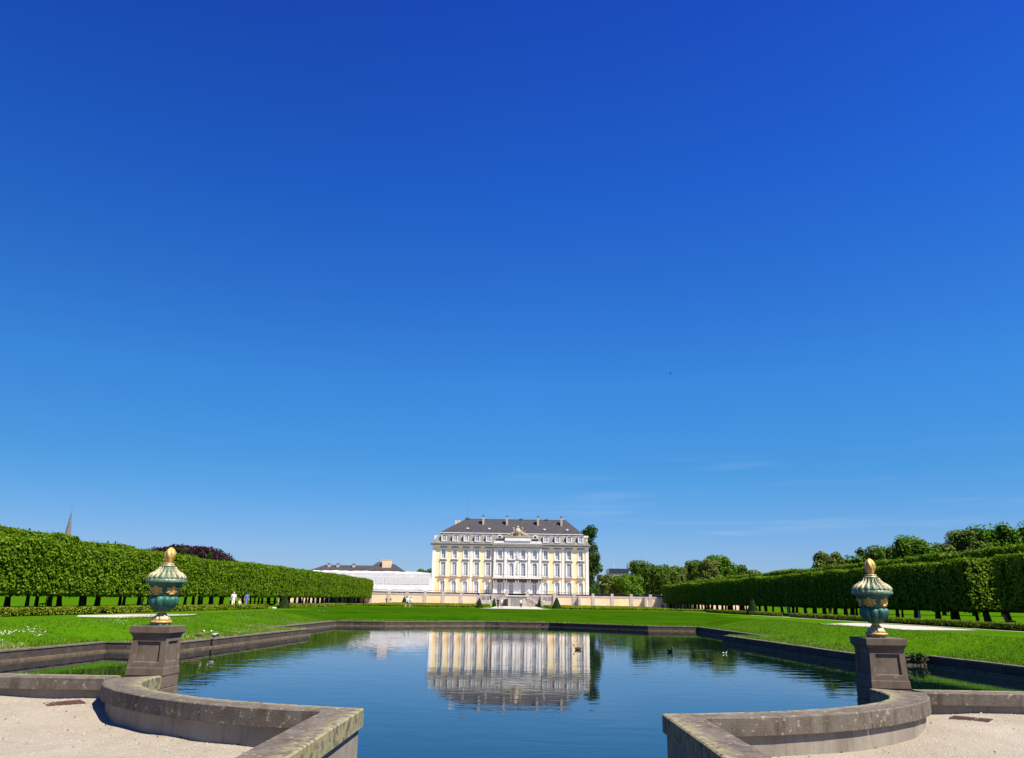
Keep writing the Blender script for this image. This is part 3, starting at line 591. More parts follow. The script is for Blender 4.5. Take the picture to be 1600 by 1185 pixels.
# ---------------------------------------------------------------- retaining walls of the basin
def seg_wall(th, p, q, block=2.6, z1=.45):
    """one straight run: wall blocks, ledge near the water, coping slabs; p to q with the water on the left-hand normal side computed by caller order"""
    p = Vector((*p, 0)); q = Vector((*q, 0)); d = q - p; L = d.length; d.normalize(); nrm = Vector((-d.y, d.x, 0))   # nrm points to the water
    def solid(a, b_, o0, o1, z0, z1_, name, m):
        A = p + d * a; Bp = p + d * b_
        vs = [A + nrm * o0, Bp + nrm * o0, Bp + nrm * o1, A + nrm * o1]; mb = MB()
        mb.add([(v.x, v.y, z0) for v in vs] + [(v.x, v.y, z1_) for v in vs], [(0, 3, 2, 1), (4, 5, 6, 7), (0, 1, 5, 4), (1, 2, 6, 5), (2, 3, 7, 6), (3, 0, 4, 7)])
        if nrm.cross(d).z > 0: mb.f = [f[::-1] for f in mb.f]
        return mb.build(name, m, th)
    solid(0, L, -.5, -.06, -.6, .38, 'wall_core', 'retaining_stone')
    nb = max(1, round(L / block))
    for k in range(nb):
        a, b_ = L * k / nb + .008, L * (k + 1) / nb - .008; jit = random.uniform(-.01, .008)
        solid(a, b_, -.06, 0 + jit, .09, .388, 'wall_block', 'retaining_stone')
        solid(a, b_, -.36,   .03 + jit, .39, z1 + random.uniform(-.006, .006), 'coping_stone', 'edge_stone')
    solid(0, L, -.06, .13, -.6, .085, 'ledge', 'ledge_stone')
for sg, nm in ((-1, 'left'), (1, 'right')):
    th = thing('basin_wall', f'{"sunlit brown" if sg < 0 else "black shaded"} stone retaining wall along the {nm} side of the water', 'retaining wall')
    P = [(sg * x, y) for x, y in RIGHT[:6]]
    for a, b_ in zip(P[:-1], P[1:]):
        seg_wall(th, a, b_) if sg > 0 else seg_wall(th, b_, a)
th = thing('basin_wall', 'low brown stone retaining wall across the far end of the basin, bowed out in the middle', 'retaining wall')
FARP = [(17.7, 80.1), (12.9, 80.1), (3.4, 86.8), (-3.4, 86.8), (-12.9, 80.1), (-17.7, 80.1)]
for a, b_ in zip(FARP[:-1], FARP[1:]): seg_wall(th, a, b_, 2.2)
for x in (-2.0, 2.9): MB().box(x - .10, x + .10, 86.66, 86.76, .1, .4).build('outlet', 'cloth_black', th)

# ---------------------------------------------------------------- grass on the slopes, petals, cuttings
def tufts(n, xf, size, m, name, spread=.5):
    P = xf(n); P = P[P[:, 0] != 999]
    n = len(P); nb = 3; Pb = np.repeat(P, nb, 0) + np.concatenate([RNG.normal(0, size * .35, (n * nb, 2)), np.zeros((n * nb, 1))], 1)
    dirn = RNG.normal(0, spread, (n * nb, 3)); dirn[:, 2] = 1; dirn /= np.linalg.norm(dirn, axis=1, keepdims=True)
    h = size * RNG.uniform(.5, 1.4, (n * nb, 1)); sd_ = RNG.normal(0, 1, (n * nb, 3)); sd_[:, 2] = 0; sd_ /= np.linalg.norm(sd_, axis=1, keepdims=True)
    w = h * .16
    V = np.stack([Pb - sd_ * w, Pb + sd_ * w, Pb + dirn * h], 1).reshape(-1, 3)
    return kind(link(name, np_mesh(name, V, np.arange(len(V)).reshape(-1, 3), m)), 'stuff')
def slope_pts(n, edge=False, ymin=30, ymax=79):
    y = RNG.uniform(ymin, ymax, n); s_ = RNG.choice([-1, 1], n); t_ = RNG.random(n) ** (3 if edge else 1)
    x0 = np.array([xin(v) for v in y]) + .36; x = x0 + (CX_ - x0) * t_ * (.25 if edge else 1)
    z = np.array([lawn_z(a, b_) for a, b_ in zip(x, y)]); return np.stack([s_ * x, y, z - .01], 1)
tufts(42000, lambda n: slope_pts(n), .085, 'grass_blade', 'grass_tufts')
tufts(15000, lambda n: slope_pts(n, True), .13, 'grass_blade', 'grass_tufts')
def far_pts(n):
    x = RNG.uniform(-17.4, 17.4, n); y = np.array([yin(v) for v in x]) + .36 + RNG.random(n) ** 2 * 2.0
    return np.stack([x, y, np.array([lawn_z(a, b_) for a, b_ in zip(x, y)])], 1)
tufts(5000, far_pts, .14, 'grass_blade', 'grass_tufts')
# dry cuttings lying on the left edge
def dry(n):
    P = slope_pts(n, True, 28, 79); P[:, 0] = -abs(P[:, 0]); cl = bumpf(P, .55, 3) + bumpf(P, 1.7, 1) * .6
    P[cl < -.05, 0] = 999; P[(P[:, 1] > 60) & (RNG.random(n) > .9), 0] = 999; return P
tufts(16000, dry, .12, 'dry_grass', 'grass_cuttings', 1.6)
def dry2(n):
    P = slope_pts(n, True, 39.2, 62); P[:, 0] = abs(P[:, 0]); return P
tufts(1800, dry2, .11, 'dry_grass', 'grass_cuttings', 1.6)
def dry3(n):
    P = far_pts(n); return P
tufts(2200, dry3, .12, 'dry_grass', 'grass_cuttings', 1.6)
# white petals fallen in drifts on the left bank
def petals(n, xr, yr, th_, neg=True):
    x = RNG.uniform(*xr, n); y = RNG.uniform(*yr, n); P = np.stack([x, y, np.zeros(n)], 1)
    c = bumpf(P * np.array([1, .6, 1]), 1.3, 5) + .5 * bumpf(P, 3.1, 2); P = P[c > th_]
    ok = np.array([abs(a) > xin(min(b_, 79)) + .4 for a, b_ in P[:, :2]]); P = P[ok]
    P[:, 2] = [lawn_z(a, b_) + .03 if abs(a) < CX_ and b_ < CY_ else 1.29 for a, b_ in P[:, :2]]; return P
P = np.concatenate([petals(5000, (-22.5, -18.5), (28, 38.5), .30), petals(2600, (-24, -16), (38, 62), .5), petals(1500, (-24, -18), (60, 80), .55), petals(900, (-23.5, -15), (88, 99), .5)])
V, F = leaves(P, np.tile([0, 0, 1.], (len(P), 1)), .05, .6, .8)
kind(link('fallen_petals', np_mesh('fallen_petals', V, F, 'petal')), 'stuff')

# ---------------------------------------------------------------- paths
def sheet(name, pts, z, m): return kind(MB().add([(x, y, z) for x, y in pts], [tuple(range(len(pts)))]).build(name, m), 'structure')
sheet('garden_path', [(23.4, 63.2), (24.2, 54), (23.8, 50.6), (29.5, 52.5), (30.2, 60), (28.9, 69.5)], 1.268, 'path_gravel')
sheet('garden_path', [(-23.0, 57.8), (-24.0, 61.3), (-27.0, 57), (-28.0, 52), (-26.5, 49.0), (-23.4, 48.2)], 1.268, 'path_gravel')
sheet('garden_path', [(31.2, 40), (31.55, 40), (31.9, 110), (31.2, 110)], 1.262, 'path_gravel')
sheet('garden_path', [(-34.6, 94), (-31.2, 94), (-31.2, 104), (-34.6, 104)], 1.262, 'path_gravel')
sheet('garden_path', [(-6.6, 141), (6.2, 141), (4.9, 150), (4.9, 211), (-4.9, 211), (-4.9, 150)], 1.262, 'path_gravel')
sheet('garden_path', [(-60, 205), (-4.9, 205), (-4.9, 211.5), (-60, 211.5)], 1.264, 'path_gravel')
sheet('garden_path', [(4.9, 205), (60, 205), (60, 211.5), (4.9, 211.5)], 1.264, 'path_gravel')

# ---------------------------------------------------------------- low box hedges
def low_hedge(x0, x1, y0, y1, h, label, m='box_leaf', dens=60, size=.10):
    lx, ly = x1 - x0, y1 - y0; n = int(min(26000, 2.2 * dens * (lx * ly + 2 * h * (lx + ly))))
    P, Q = box_points(n, x0, x1, y0, y1, 1.25, 1.25 + h, False); P += Q * (bumpf(P, 2.3, x0) * .05)[:, None] + np.array([0, 0, .05])
    V, F = leaves(P, Q + np.array([0, 0, .4]), size, .7)
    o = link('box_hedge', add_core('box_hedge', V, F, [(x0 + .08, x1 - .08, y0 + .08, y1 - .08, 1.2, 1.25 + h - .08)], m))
    return tag(o, label, 'hedge', 'low clipped box hedges')
for sg, nm, tone, xh in ((-1, 'left', 'sunlit yellow-green', 29.3), (1, 'right', 'shaded brownish', 32.0)):
    for k, (a, b_, w) in enumerate(((38, 57, 'nearest stretch'), (58.2, 96, 'second stretch'), (102, 138, 'stretch beyond the cone'))):
        x0, x1 = sorted((sg * xh, sg * (xh + 1.2))); low_hedge(x0, x1, a, b_, .40, f'long low {tone} box hedge before the {nm} tree row, {w}', m='parterre_leaf' if sg < 0 else 'box_leaf', dens=70 if a < 50 else 40, size=.11 if a < 50 else .15)  # leaf colours differ to put sun on the left, shade on the right
for k, y in enumerate((154, 162, 171, 180, 189, 198)):
    for sg, nm in ((-1, 'left'), (1, 'right')):
        x0, x1 = sorted((sg * (6.6 if k else 9), sg * (30.5 if k else 36))); low_hedge(x0, x1, y, y + (3.2 if k else 2.4), .26 + .03 * k, f'{("nearest", "second", "third", "fourth", "fifth", "farthest")[k]} low box border of the parterre, {nm} of the central path', m='parterre_leaf', dens=40, size=.24)

# ---------------------------------------------------------------- yew cones
def cone(x, y, r, h, label):
    th = thing('topiary_cone', label, 'topiary', (x, y, 1.25), group='clipped yew cones')
    n = 2600; t_ = 1 - np.sqrt(RNG.random(n)); a = RNG.uniform(0, 2 * PI, n); rr = r * (1 - t_ * .88) ; P = np.stack([rr * np.cos(a), rr * np.sin(a), t_ * h], 1)
    Q = np.stack([np.cos(a), np.sin(a), np.full(n, .4)], 1); V, F = leaves(P, Q, .17, .6)
    b_ = MB().lathe([(r * .9, .02), (r * .5, h * .5), (r * .08, h * .96)], 12)
    me = np_mesh('foliage', np.concatenate([V, np.array(b_.v)]), F, 'yew_leaf') if False else None
    link('foliage', np_mesh('foliage', V, F, 'yew_leaf'), th); b_.build('cone_dark_core', 'hedge_core', th)  # solid dark filling added in the cone, stops light passing through
cone(-6.95, 151, .62, 1.75, 'dark yew cone left of the palace axis, standing on the parterre edge')
cone(-5.52, 197, .55, 1.9, 'small dark yew cone before the left end of the garden stairs')
cone(5.42, 197, .6, 1.9, 'small dark yew cone before the right end of the garden stairs')
cone(7.85, 160, .95, 2.1, 'broad dark yew cone right of the palace axis')
cone(-28.2, 203, .75, 1.9, 'yew cone beside the walking couple before the peach garden wall')
cone(-28.6, 99.8, .72, 1.75, 'yew cone before the left tree row, with a pale stone at its foot')
cone(32.7, 113, .95, 2.05, 'broad olive yew cone before the dark right tree row')
tag(MB().frustum(-29.5, 98.9, .24, .2, 1.25, .16, .14, 1.40).build('boundary_stone', 'trim_white', bevel=.04), 'pale low stone at the foot of the left yew cone', 'stone')

# ================================================================ TREES
def linden_crown(seed, n=7800):
    hx, hy = 2.12, 2.08
    P, Q = box_points(n, -hx, hx, -hy, hy, 2.6, 6.75)
    bmp = bumpf(P, 1.7, seed) * .14 + bumpf(P, 3.6, seed) * .12 + bumpf(P, 7.1, seed + 1) * .07 - .22 * (np.abs(P[:, 1] / hy) > .86) * (Q[:, 0] != 0)
    P = P + Q * bmp[:, None] + RNG.normal(0, .07, P.shape)
    # rounded top and bottom edges
    zc = (P[:, 2] - 4.68) / 2.08; rr = 1 - .07 * np.clip(np.abs(zc) - .6, 0, 1) / .4; P[:, :2] *= rr[:, None]
    V, F = leaves(P, Q + np.array([0, 0, .55]), .25, .55, .75)
    # hanging sprays at the lower edge
    e = RNG.choice(len(P), 170); P3 = P[e] + Q[e] * RNG.uniform(.05, .30, (170, 1)) * np.array([.6, .6, 1]); V3, F3 = leaves(P3, Q[e] + np.array([0, 0, .3]), .24, 1.0, .6)
    k = 260; a = RNG.uniform(-1, 1, (k, 2)) * np.array([hx, hy]); s_ = np.stack([a[:, 0], a[:, 1], 2.64 - RNG.random(k) ** 2 * .28], 1)
    V2, F2 = leaves(s_, np.tile([0, 0, -.3], (k, 1)), .28, 1.0, .75)
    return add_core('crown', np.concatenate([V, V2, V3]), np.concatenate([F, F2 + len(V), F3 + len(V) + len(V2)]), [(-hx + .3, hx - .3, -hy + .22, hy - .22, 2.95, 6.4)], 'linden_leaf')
def trunk_mesh(seed, r=.2, h=3.6, lean=.12, limbs=4):
    rg = random.Random(seed); mb = MB(); p = Vector((0, 0, -.1)); lx, ly = rg.uniform(-lean, lean), rg.uniform(-lean, lean); rr = r * 1.35
    for k in range(5):
        q = Vector((lx * (k + 1) / 5 + rg.uniform(-.03, .03), ly * (k + 1) / 5 + rg.uniform(-.03, .03), h * (k + 1) / 5)); r1 = r * (1.05 - .1 * k)
        mb.bar(p, q, rr, 8, r1); p, rr = q, r1
        if k >= 2:
            for _ in range(2):
                a = rg.uniform(0, 2 * PI); L = rg.uniform(1.0, 1.6); mb.bar(q, q + Vector((math.cos(a) * L, math.sin(a) * L, rg.uniform(.4, .9))), r1 * .5, 5, .03)
    return mb.mesh('trunk', 'bark')
CROWNS = [linden_crown(s_) for s_ in (1, 2, 3, 4)]
TRUNKS = [trunk_mesh(10 + s_, r=.17 + .02 * (s_ % 3), lean=.3) for s_ in range(6)]
ORD = ['first', 'second', 'third', 'fourth', 'fifth', 'sixth', 'seventh', 'eighth', 'ninth', 'tenth', 'eleventh', 'twelfth', 'thirteenth', 'fourteenth', 'fifteenth', 'sixteenth', 'seventeenth', 'eighteenth', 'nineteenth', 'twentieth']
def ordinal(k):
    if k < 20: return ORD[k]
    if k < 29 + 1: return 'thirtieth' if k == 29 else 'twenty-' + ORD[k - 20]
    return 'fortieth' if k == 39 else ('thirty-' + ORD[k - 30] if k < 39 else 'forty-' + ORD[k - 40])
proto = None
def linden(x, y, sz, label, group, k, rr=0):
    global proto
    if proto is None:
        proto = thing('linden_tree', label, 'tree'); link('trunk', TRUNKS[0], proto); link('crown', CROWNS[0], proto); t_ = proto
    else: t_ = dup(proto, (0, 0, 0))
    t_['label'] = label; t_['group'] = group; t_.location = (x, y, 1.25 * (1 - 1))
    for c in t_.children:
        if c.name.startswith('trunk'): c.data = TRUNKS[k * 7 % 6]; c.rotation_euler = (0, 0, k * 1.7); c.location = (random.uniform(-.25, .25), random.uniform(-.55, .55), 1.25); w_ = random.uniform(.7, 1.35); c.scale = (w_, w_, 1)
        else:
            c.data = CROWNS[(k * 5 + rr) % 4]; c.rotation_euler = (0, 0, PI * ((k // 3 + rr) % 2)); z0 = 2.6; c.scale = (random.uniform(.96, 1.04), random.uniform(.985, 1.03), sz[1] * random.uniform(.985, 1.02)); c.location = (0, 0, sz[0] - 2.6 * sz[1]); c.rotation_euler.z += random.uniform(-.03, .03)
    return t_
for sg, nm in ((-1, 'left'), (1, 'right')):
    ys = [211.0 - 4.02 * k for k in range(39)]
    for k, y in enumerate(ys):       # front row
        u = (y - 58) / 152
        zb = 2.62 + (.5 if sg < 0 else .22) * u + random.uniform(-.05, .05); zt = (6.5 + (.72 if sg < 0 else .33) * min(1, u * 1.4)) + random.uniform(-.05, .05)
        if sg > 0 and 63.2 < y < 67.2: continue
        if y < 55: continue
        x = sg * (40.1 + random.uniform(-.08, .08))
        linden(x, y, (zb, (zt - zb) / 4.15), f'clipped box-headed linden, {ordinal(k)} from the palace end of the front row {nm} of the pool' if not (sg > 0 and 67.2 <= y < 71.2) else 'clipped linden beside the gap in the right front row, its near face catching sun', f'clipped lindens of the {nm} front row', k, 0)
    for k, y in enumerate(ys):       # rear row
        if k % 1: continue
        yy_ = y - 2.0; u = (yy_ - 58) / 152
        if yy_ < 58 or (abs(yy_ - 86.5) < 1.6 and sg < 0): pass
        if yy_ < 57: continue
        zt = 7.5 + (.32 if (sg < 0 and yy_ < 80) else (.25 if sg > 0 else 0)) + (.5 if sg < 0 else .1) * u + random.uniform(-.06, .06)
        linden(sg * 45.4, yy_, (3.0, (zt - 3.0) / 4.15), f'taller clipped linden, {ordinal(k)} from the palace end of the rear row {nm} of the pool', f'clipped lindens of the {nm} rear row', k + 2, 1)

def lobe_crown(lobes, n, size, m, name='crown', seed=0, flat=.0):
    w = np.array([l[3] * l[4] + l[3] * l[5] for l in lobes]); c = RNG.choice(len(lobes), n, p=w / w.sum()); L = np.array(lobes)[c]
    d = RNG.normal(0, 1, (n, 3)); d /= np.linalg.norm(d, axis=1, keepdims=True); rad = RNG.uniform(.80, 1.0, (n, 1)) ** 1 + (bumpf(d * 6 + c[:, None], 2.0, seed) * .10)[:, None]
    P = L[:, :3] + d * L[:, 3:6] * rad
    P += (bumpf(P, 1.4, seed) * .3)[:, None] * d
    V, F = leaves(P, d + np.array([0, 0, .5]), size, .7, .7); return V, F
def ico(lobes, k=.72):
    b_ = MB()
    for x, y, z, rx, ry, rz in lobes:
        vs = []; n = 8
        for i in range(1, 5):
            ph = PI * i / 5
            vs += [(x + rx * k * math.sin(ph) * math.cos(2 * PI * j / n), y + ry * k * math.sin(ph) * math.sin(2 * PI * j / n), z + rz * k * math.cos(ph)) for j in range(n)]
        o = len(b_.v); b_.v += vs
        b_.f += [tuple(o + q for q in (i * n + j, (i + 1) * n + j, (i + 1) * n + (j + 1) % n, i * n + (j + 1) % n)) for i in range(3) for j in range(n)] + [tuple(o + j for j in range(n))]
    return b_
def big_tree(x, y, h, w, m, label, seed, shape='round', n=5200, size=.7, group='park trees beyond the garden', cat='tree', base=None):
    rg = random.Random(seed); th = thing('park_tree', label, cat, (x, y, 1.25), 0, group); H = h - 1.25
    lobes = []
    if shape == 'round':
        hb = H * .25
        for k in range(26):
            a = rg.uniform(0, 2 * PI); t_ = rg.random(); rr = w * .5 * .72 * rg.uniform(.5, 1); zz = hb + (H - hb) * (.10 + .80 * t_); s_ = (.19 - .06 * abs(t_ - .4)) * w * rg.uniform(.6, 1.3)
            rr *= math.sqrt(max(.05, 1 - ((zz - hb) / (H - hb) - .4) ** 2 * 2.2)); lobes.append((rr * math.cos(a) * 1.25, rr * math.sin(a), min(zz, H - s_ * .8), s_ * .8, s_ * .8, s_ * .8))
        lobes.append((0, 0, H * .55, w * .36, w * .36, H * .34)); lobes.append((rg.uniform(-.1, .1) * w, 0, H - w * .2, w * .24, w * .24, w * .20))
    elif shape == 'column':
        for k in range(14):
            t_ = k / 13; zz = H * (.06 + .88 * t_); prof = (1 - .25 * t_) * (1 if t_ < .85 else .72); rr = w * .5 * prof
            lobes.append((rg.uniform(-.18, .18) * w, rg.uniform(-.15, .15) * w, zz, rr * .85, rr * .85, H * .085))
            lobes.append((rg.choice([-1, 1]) * rr * rg.uniform(.35, .65), rg.uniform(-.3, .3) * w, zz + rg.uniform(-.5, .5), rr * .42, rr * .42, H * .05))
    elif shape == 'wide':
        for k in range(16):
            u = rg.uniform(-1, 1); s_ = w * rg.uniform(.10, .15); lobes.append((u * w * .42, rg.uniform(-.2, .2) * w, H - s_ - (abs(u) ** 2) * H * .18 - rg.random() * .8, s_ * 1.2, s_, s_ * .8))
        lobes.append((0, 0, H * .62, w * .42, w * .3, H * .24))
    V, F = lobe_crown(lobes, n, size, m, seed=seed)
    core = ico(lobes, .70)
    link('crown', np_mesh('crown', V, F, m), th); core.build('crown_dark_core', 'hedge_core', th)  # dark solids added within the lobes, keep light from coming through
    mb = MB(); r = .022 * H + .12; mb.bar((0, 0, -.1), (0, 0, H * .45), r, 8, r * .7)
    for k in range(4):
        a = rg.uniform(0, 2 * PI); mb.bar((0, 0, H * .3), (math.cos(a) * w * .25, math.sin(a) * w * .25, H * .62), r * .45, 6, r * .15)
    mb.build('trunk', 'bark', th); return th
big_tree(-47.4, 112, 10.5, 14, 'beech_leaf', 'dark purple copper beech rising behind the left linden hedge', 3, 'wide', 9000, .36)
big_tree(21.9, 246, 25.4, 8.4, 'conifer_leaf', 'tall dark columnar conifer standing right against the palace', 5, 'column', 9000, .55)
RT = [ # x, y, h, w, material, label
 (28.6, 250, 11.0, 7, 'tree_leaf_olive', 'low olive tree at the foot of the tall conifer'),
 (33.8, 248, 10.8, 9.5, 'tree_leaf_green', 'rounded green tree before the far office block'),
 (40.8, 256, 15.9, 15, 'tree_leaf_dark', 'big round dark tree between the office block and the right hedge'),
 (49.3, 258, 12.6, 7, 'tree_leaf_dark', 'smaller dark tree just right of the big round tree'),
 (52.2, 262, 14.6, 8, 'tree_leaf_olive', 'pale olive tree, first of the clump over the end of the right hedge'),
 (57.6, 262, 16.3, 9, 'tree_leaf_dark', 'middle dark tree of the clump over the end of the right hedge'),
 (61.5, 258, 16.6, 8, 'tree_leaf_olive', 'brownish blossoming tree of the clump behind the right hedge'),
 (66.6, 262, 18.2, 10, 'tree_leaf_green', 'bright green tall tree closing the clump over the right hedge'),
 (72.6, 264, 15.2, 7, 'tree_leaf_dark', 'dark tree dropping away right of the bright green tree'),
 (79.0, 272, 14.0, 10, 'tree_leaf_dark', 'lowest farthest dark trees tip before the empty skyline'),
 (57.6, 150, 12.0, 5, 'tree_leaf_olive', 'thin open-branched tree tip above the right hedge'),
 (62.4, 152, 11.4, 7, 'tree_leaf_green', 'low green tree beside the open-branched one above the right hedge'),
 (67.3, 150, 13.2, 7, 'tree_leaf_dark', 'dark green tree directly behind the right urn finial'),
 (73.6, 150, 15.3, 9, 'tree_leaf_green', 'pointed bright green tree to the right of the right urn'),
 (79.5, 152, 14.2, 8, 'tree_leaf_dark', 'lower dark tree in the dip right of the pointed green tree'),
 (84.0, 150, 16.6, 8, 'tree_leaf_olive', 'tall olive tree at the far right, left of the broad green one'),
 (90.5, 152, 17.9, 12, 'tree_leaf_green', 'broad bright green tree at the far right skyline'),
 (98.5, 152, 18.4, 11, 'tree_leaf_dark', 'last dark tree at the right edge of the view'),
 (-29.5, 275, 12.9, 12, 'tree_leaf_green', 'green tree top showing over the white sheeting left of the palace'),
 (-36.5, 285, 11.8, 7, 'tree_leaf_green', 'small green crown left of the tree over the sheeting'),
]
for k, (x, y, h, w, m_, lb) in enumerate(RT): big_tree(x, y, h + (.5 if y < 200 else 0), w * (1.18 if y > 200 else 1.38), m_, lb, 40 + k, 'round', 9000, .55 if y > 200 else .38)
# far belts of woodland seen between the trunks
for sg in (-1, 1):
    n = 22000; x0 = 190; L = 420
    P = np.stack([sg * (x0 + RNG.random(n) * 6), RNG.uniform(20, 20 + L, n), 1.2 + RNG.random(n) ** .8 * 6.0], 1); P[:, 2] *= (1 + .18 * bumpf(P, .35, 2)); P[:, 2] = 1.2 + (P[:, 2] - 1.2) * 1.5; P[:, 0] += bumpf(P, .4, 4) * 2
    V, F = leaves(P, np.tile([-sg, -.4, .5], (n, 1)).astype(float), 1.3, .7)
    kind(link('woodland_belt', add_core('woodland_belt', V, F, [(min(sg * (x0 + 4), sg * (x0 + 10)), max(sg * (x0 + 4), sg * (x0 + 10)), 20, 20 + L, 1, 7.5)], 'tree_leaf_dark')), 'stuff')

# ================================================================ PALACE
YF = 232.0; XL, XR = -24.7, 20.6; YB = 246.0
BAYS = [-21.5, -18.25, -15.0, -11.75, -8.5, -5.1, -1.75, 1.65, 5.0, 8.15, 11.55, 14.95, 18.3]
pal = thing('palace', 'three-storey yellow palace with white central bay, grey mansard roof and dark hipped roof', 'palace', (0, YF, 0))
Z0, ZS, ZC = 4.45, 8.85, 18.0     # terrace level, string course, cornice
FL = [(4.55, 7.95, 1.30), (9.45, 13.15, 1.34), (14.2, 16.85, 1.22)]      # z0, z1, width
def wall_with_openings(z0, z1, wz0, wz1, wds, x0, x1, y0, y1, m, name, bays):
    mb = MB(); mb.box(x0, x1, y0, y1, wz1, z1)
    if wz0 > z0: mb.box(x0, x1, y0, y1, z0, wz0)
    x = x0
    for b_ in bays: mb.box(x, b_ - wds / 2, y0, y1, wz0, wz1); x = b_ + wds / 2
    mb.box(x, x1, y0, y1, wz0, wz1); return mb.build(name, m, pal)
LB, CB, RB = BAYS[:5], BAYS[5:9], BAYS[9:]
XC = 6.95
for (x0, x1, bays) in ((XL, -XC, LB), (XC, XR, RB)):
    wall_with_openings(Z0, ZS, FL[0][0], FL[0][1], FL[0][2], x0, x1, 0, .5, 'stucco_orange', 'ground_floor_wall', bays)
    wall_with_openings(ZS, 13.75, FL[1][0], FL[1][1], FL[1][2], x0, x1, 0, .5, 'stucco_yellow', 'upper_wall', bays)
    wall_with_openings(13.75, ZC, FL[2][0], FL[2][1], FL[2][2], x0, x1, 0, .5, 'stucco_yellow', 'upper_wall', bays)
for (z0, z1, k) in ((Z0, ZS, 0), (ZS, 13.75, 1), (13.75, ZC, 2)):
    wall_with_openings(z0, z1, FL[k][0], FL[k][1], FL[k][2], -XC, XC, -.45, .5, 'trim_white', 'centre_wall', CB)
MB().box(XL + .5, XR - .5, .5, .9, Z0, ZC).build('inner_wall', 'lead_grey', pal)
MB().box(XL, XL + .5, .5, YB - YF, Z0, ZC).box(XR - .5, XR, .5, YB - YF, Z0, ZC).box(XL + .5, XR - .5, YB - YF - .5, YB - YF, Z0, ZC).build('outer_wall', 'stucco_yellow', pal)

def arch(w, z0, z1, rise, n=8):
    pts = [(-w / 2, z0), (w / 2, z0)]
    for k in range(n + 1):
        u = 1 - 2 * k / n; pts.append((u * w / 2, z1 - rise * u * u))
    return pts
def window_set(k, arched, yoff, surround_m='trim_white'):
    z0, z1, w = FL[k]; rise = .38 if arched else 0.0
    s_ = MB(); o = arch(w + .62, z0 - .12, z1 + .30, rise * .8); i = arch(w - .02, z0 - .0, z1 + .0, rise)
    s_.ring_xz(o, i, yoff - .10, yoff + .12)
    if arched: # fill above the arch inside the square opening is hidden by the surround
        pass
    if k: s_.box(-w / 2 - .42, w / 2 + .42, yoff - .16, yoff - .101, z0 - .24, z0 - .10)
    sm = s_.mesh('window_surround', surround_m)
    f = MB(); a = arch(w - .04, z0 + .01, z1 - .01, rise); b_ = arch(w - .26, z0 + .12, z1 - .12, rise * .85); f.ring_xz(a, b_, yoff + .20, yoff + .27)
    f.box(-.05, .05, yoff + .19, yoff + .28, z0 + .1, z1 - .1)
    nb = 5 if k < 2 else 3
    for q in range(1, nb): zz = z0 + (z1 - z0) * q / nb; f.box(-w / 2 + .1, -.055, yoff + .215, yoff + .265, zz - .025, zz + .025); f.box(.055, w / 2 - .1, yoff + .215, yoff + .265, zz - .025, zz + .025)
    if k < 2: zz = z0 + (z1 - z0) * .78; f.box(-w / 2 + .1, -.06, yoff + .185, yoff + .275, zz - .06, zz + .06); f.box(.06, w / 2 - .1, yoff + .185, yoff + .275, zz - .06, zz + .06)
    fm = f.mesh('window', 'window_white')
    g = MB(); g.prism_xz(arch(w - .22, z0 + .1, z1 - .1, rise * .85)[::-1], yoff + .235, yoff + .245); gm_ = g.mesh('pane', 'window_pane')
    return sm, fm, gm_
SETS = {(k, a, c): window_set(k, a, -.45 if c else 0) for k, a, c in ((0, True, False), (1, False, False), (2, False, False), (0, True, True), (1, True, True), (2, False, True))}
hood = MB().box(-1.12, 1.12, -.26, -.0, 0, .14).box(-1.02, 1.02, -.18, -.0, -.12, 0).mesh('window_hood', 'trim_grey')
basket = MB(); basket.box(-.85, .85, -.55, -.02, -.18, -.02).box(-.86, .86, -.57, -.52, .62, .68).box(-.86, -.81, -.52, -.02, .62, .68).box(.81, .86, -.52, -.02, .62, .68)
basket.prism_xz([(-.6, -.18), (-.35, -.38), (.35, -.38), (.6, -.18)], -.4, -.02)
balus = MB()
for q in range(12): x = -.8 + 1.6 * q / 11; balus.box(x - .018, x + .018, -.56, -.525, -.02, .62)
bk = basket.mesh('balconet', 'garden_stone'); bl = balus.mesh('balconet_rail', 'iron')
for bx in BAYS:
    c = bx in CB
    for k in range(3):
        sm, fm, gm_ = SETS[(k, (k == 0) or (k == 1 and c), c)]
        link('window_surround', sm, pal, (bx, 0, 0)); w_ = link('window', fm, pal, (bx, 0, 0)); link('pane', gm_, w_)
    link('window_hood', hood, pal, (bx, -.45 if c else 0, 13.62)); 
    if not c:
        link('window_hood', hood, pal, (bx, 0, 17.32)).scale = (.92, 1, 1); b_ = link('balconet', bk, pal, (bx, 0, 9.05)); link('balconet_rail', bl, b_)
# pilaster strips, string course, cornice
for x, w_, y in ((XL + .45, .9, -.16), (XR - .45, .9, -.16), (-13.38, .75, -.12), (13.25, .75, -.12)):
    MB().box(x - w_ / 2, x + w_ / 2, y, -.001, Z0, ZC).build('pilaster', 'trim_white', pal)
for x in (-6.55, -3.45, 3.4, 6.6):
    MB().box(x - .33, x + .33, -.62, -.452, 9.1, 16.7).box(x - .42, x + .42, -.68, -.452, 16.7, 17.3).box(x - .4, x + .4, -.66, -.452, Z0, 5.4).box(x - .33, x + .33, -.62, -.452, 5.4, 7.6).build('pilaster', 'trim_white', pal)
st = MB().box(XL - .1, -XC, -.14, -.002, ZS, ZS + .17).box(XC, XR + .1, -.14, -.002, ZS, ZS + .17); st.build('string_course', 'trim_grey', pal)
MB().box(-XC - .001, XC + .001, -.58, -.452, 13.95, 14.1).box(-XC - .001, XC + .001, -.6, -.452, 17.4, 17.62).build('string_course', 'trim_grey', pal)
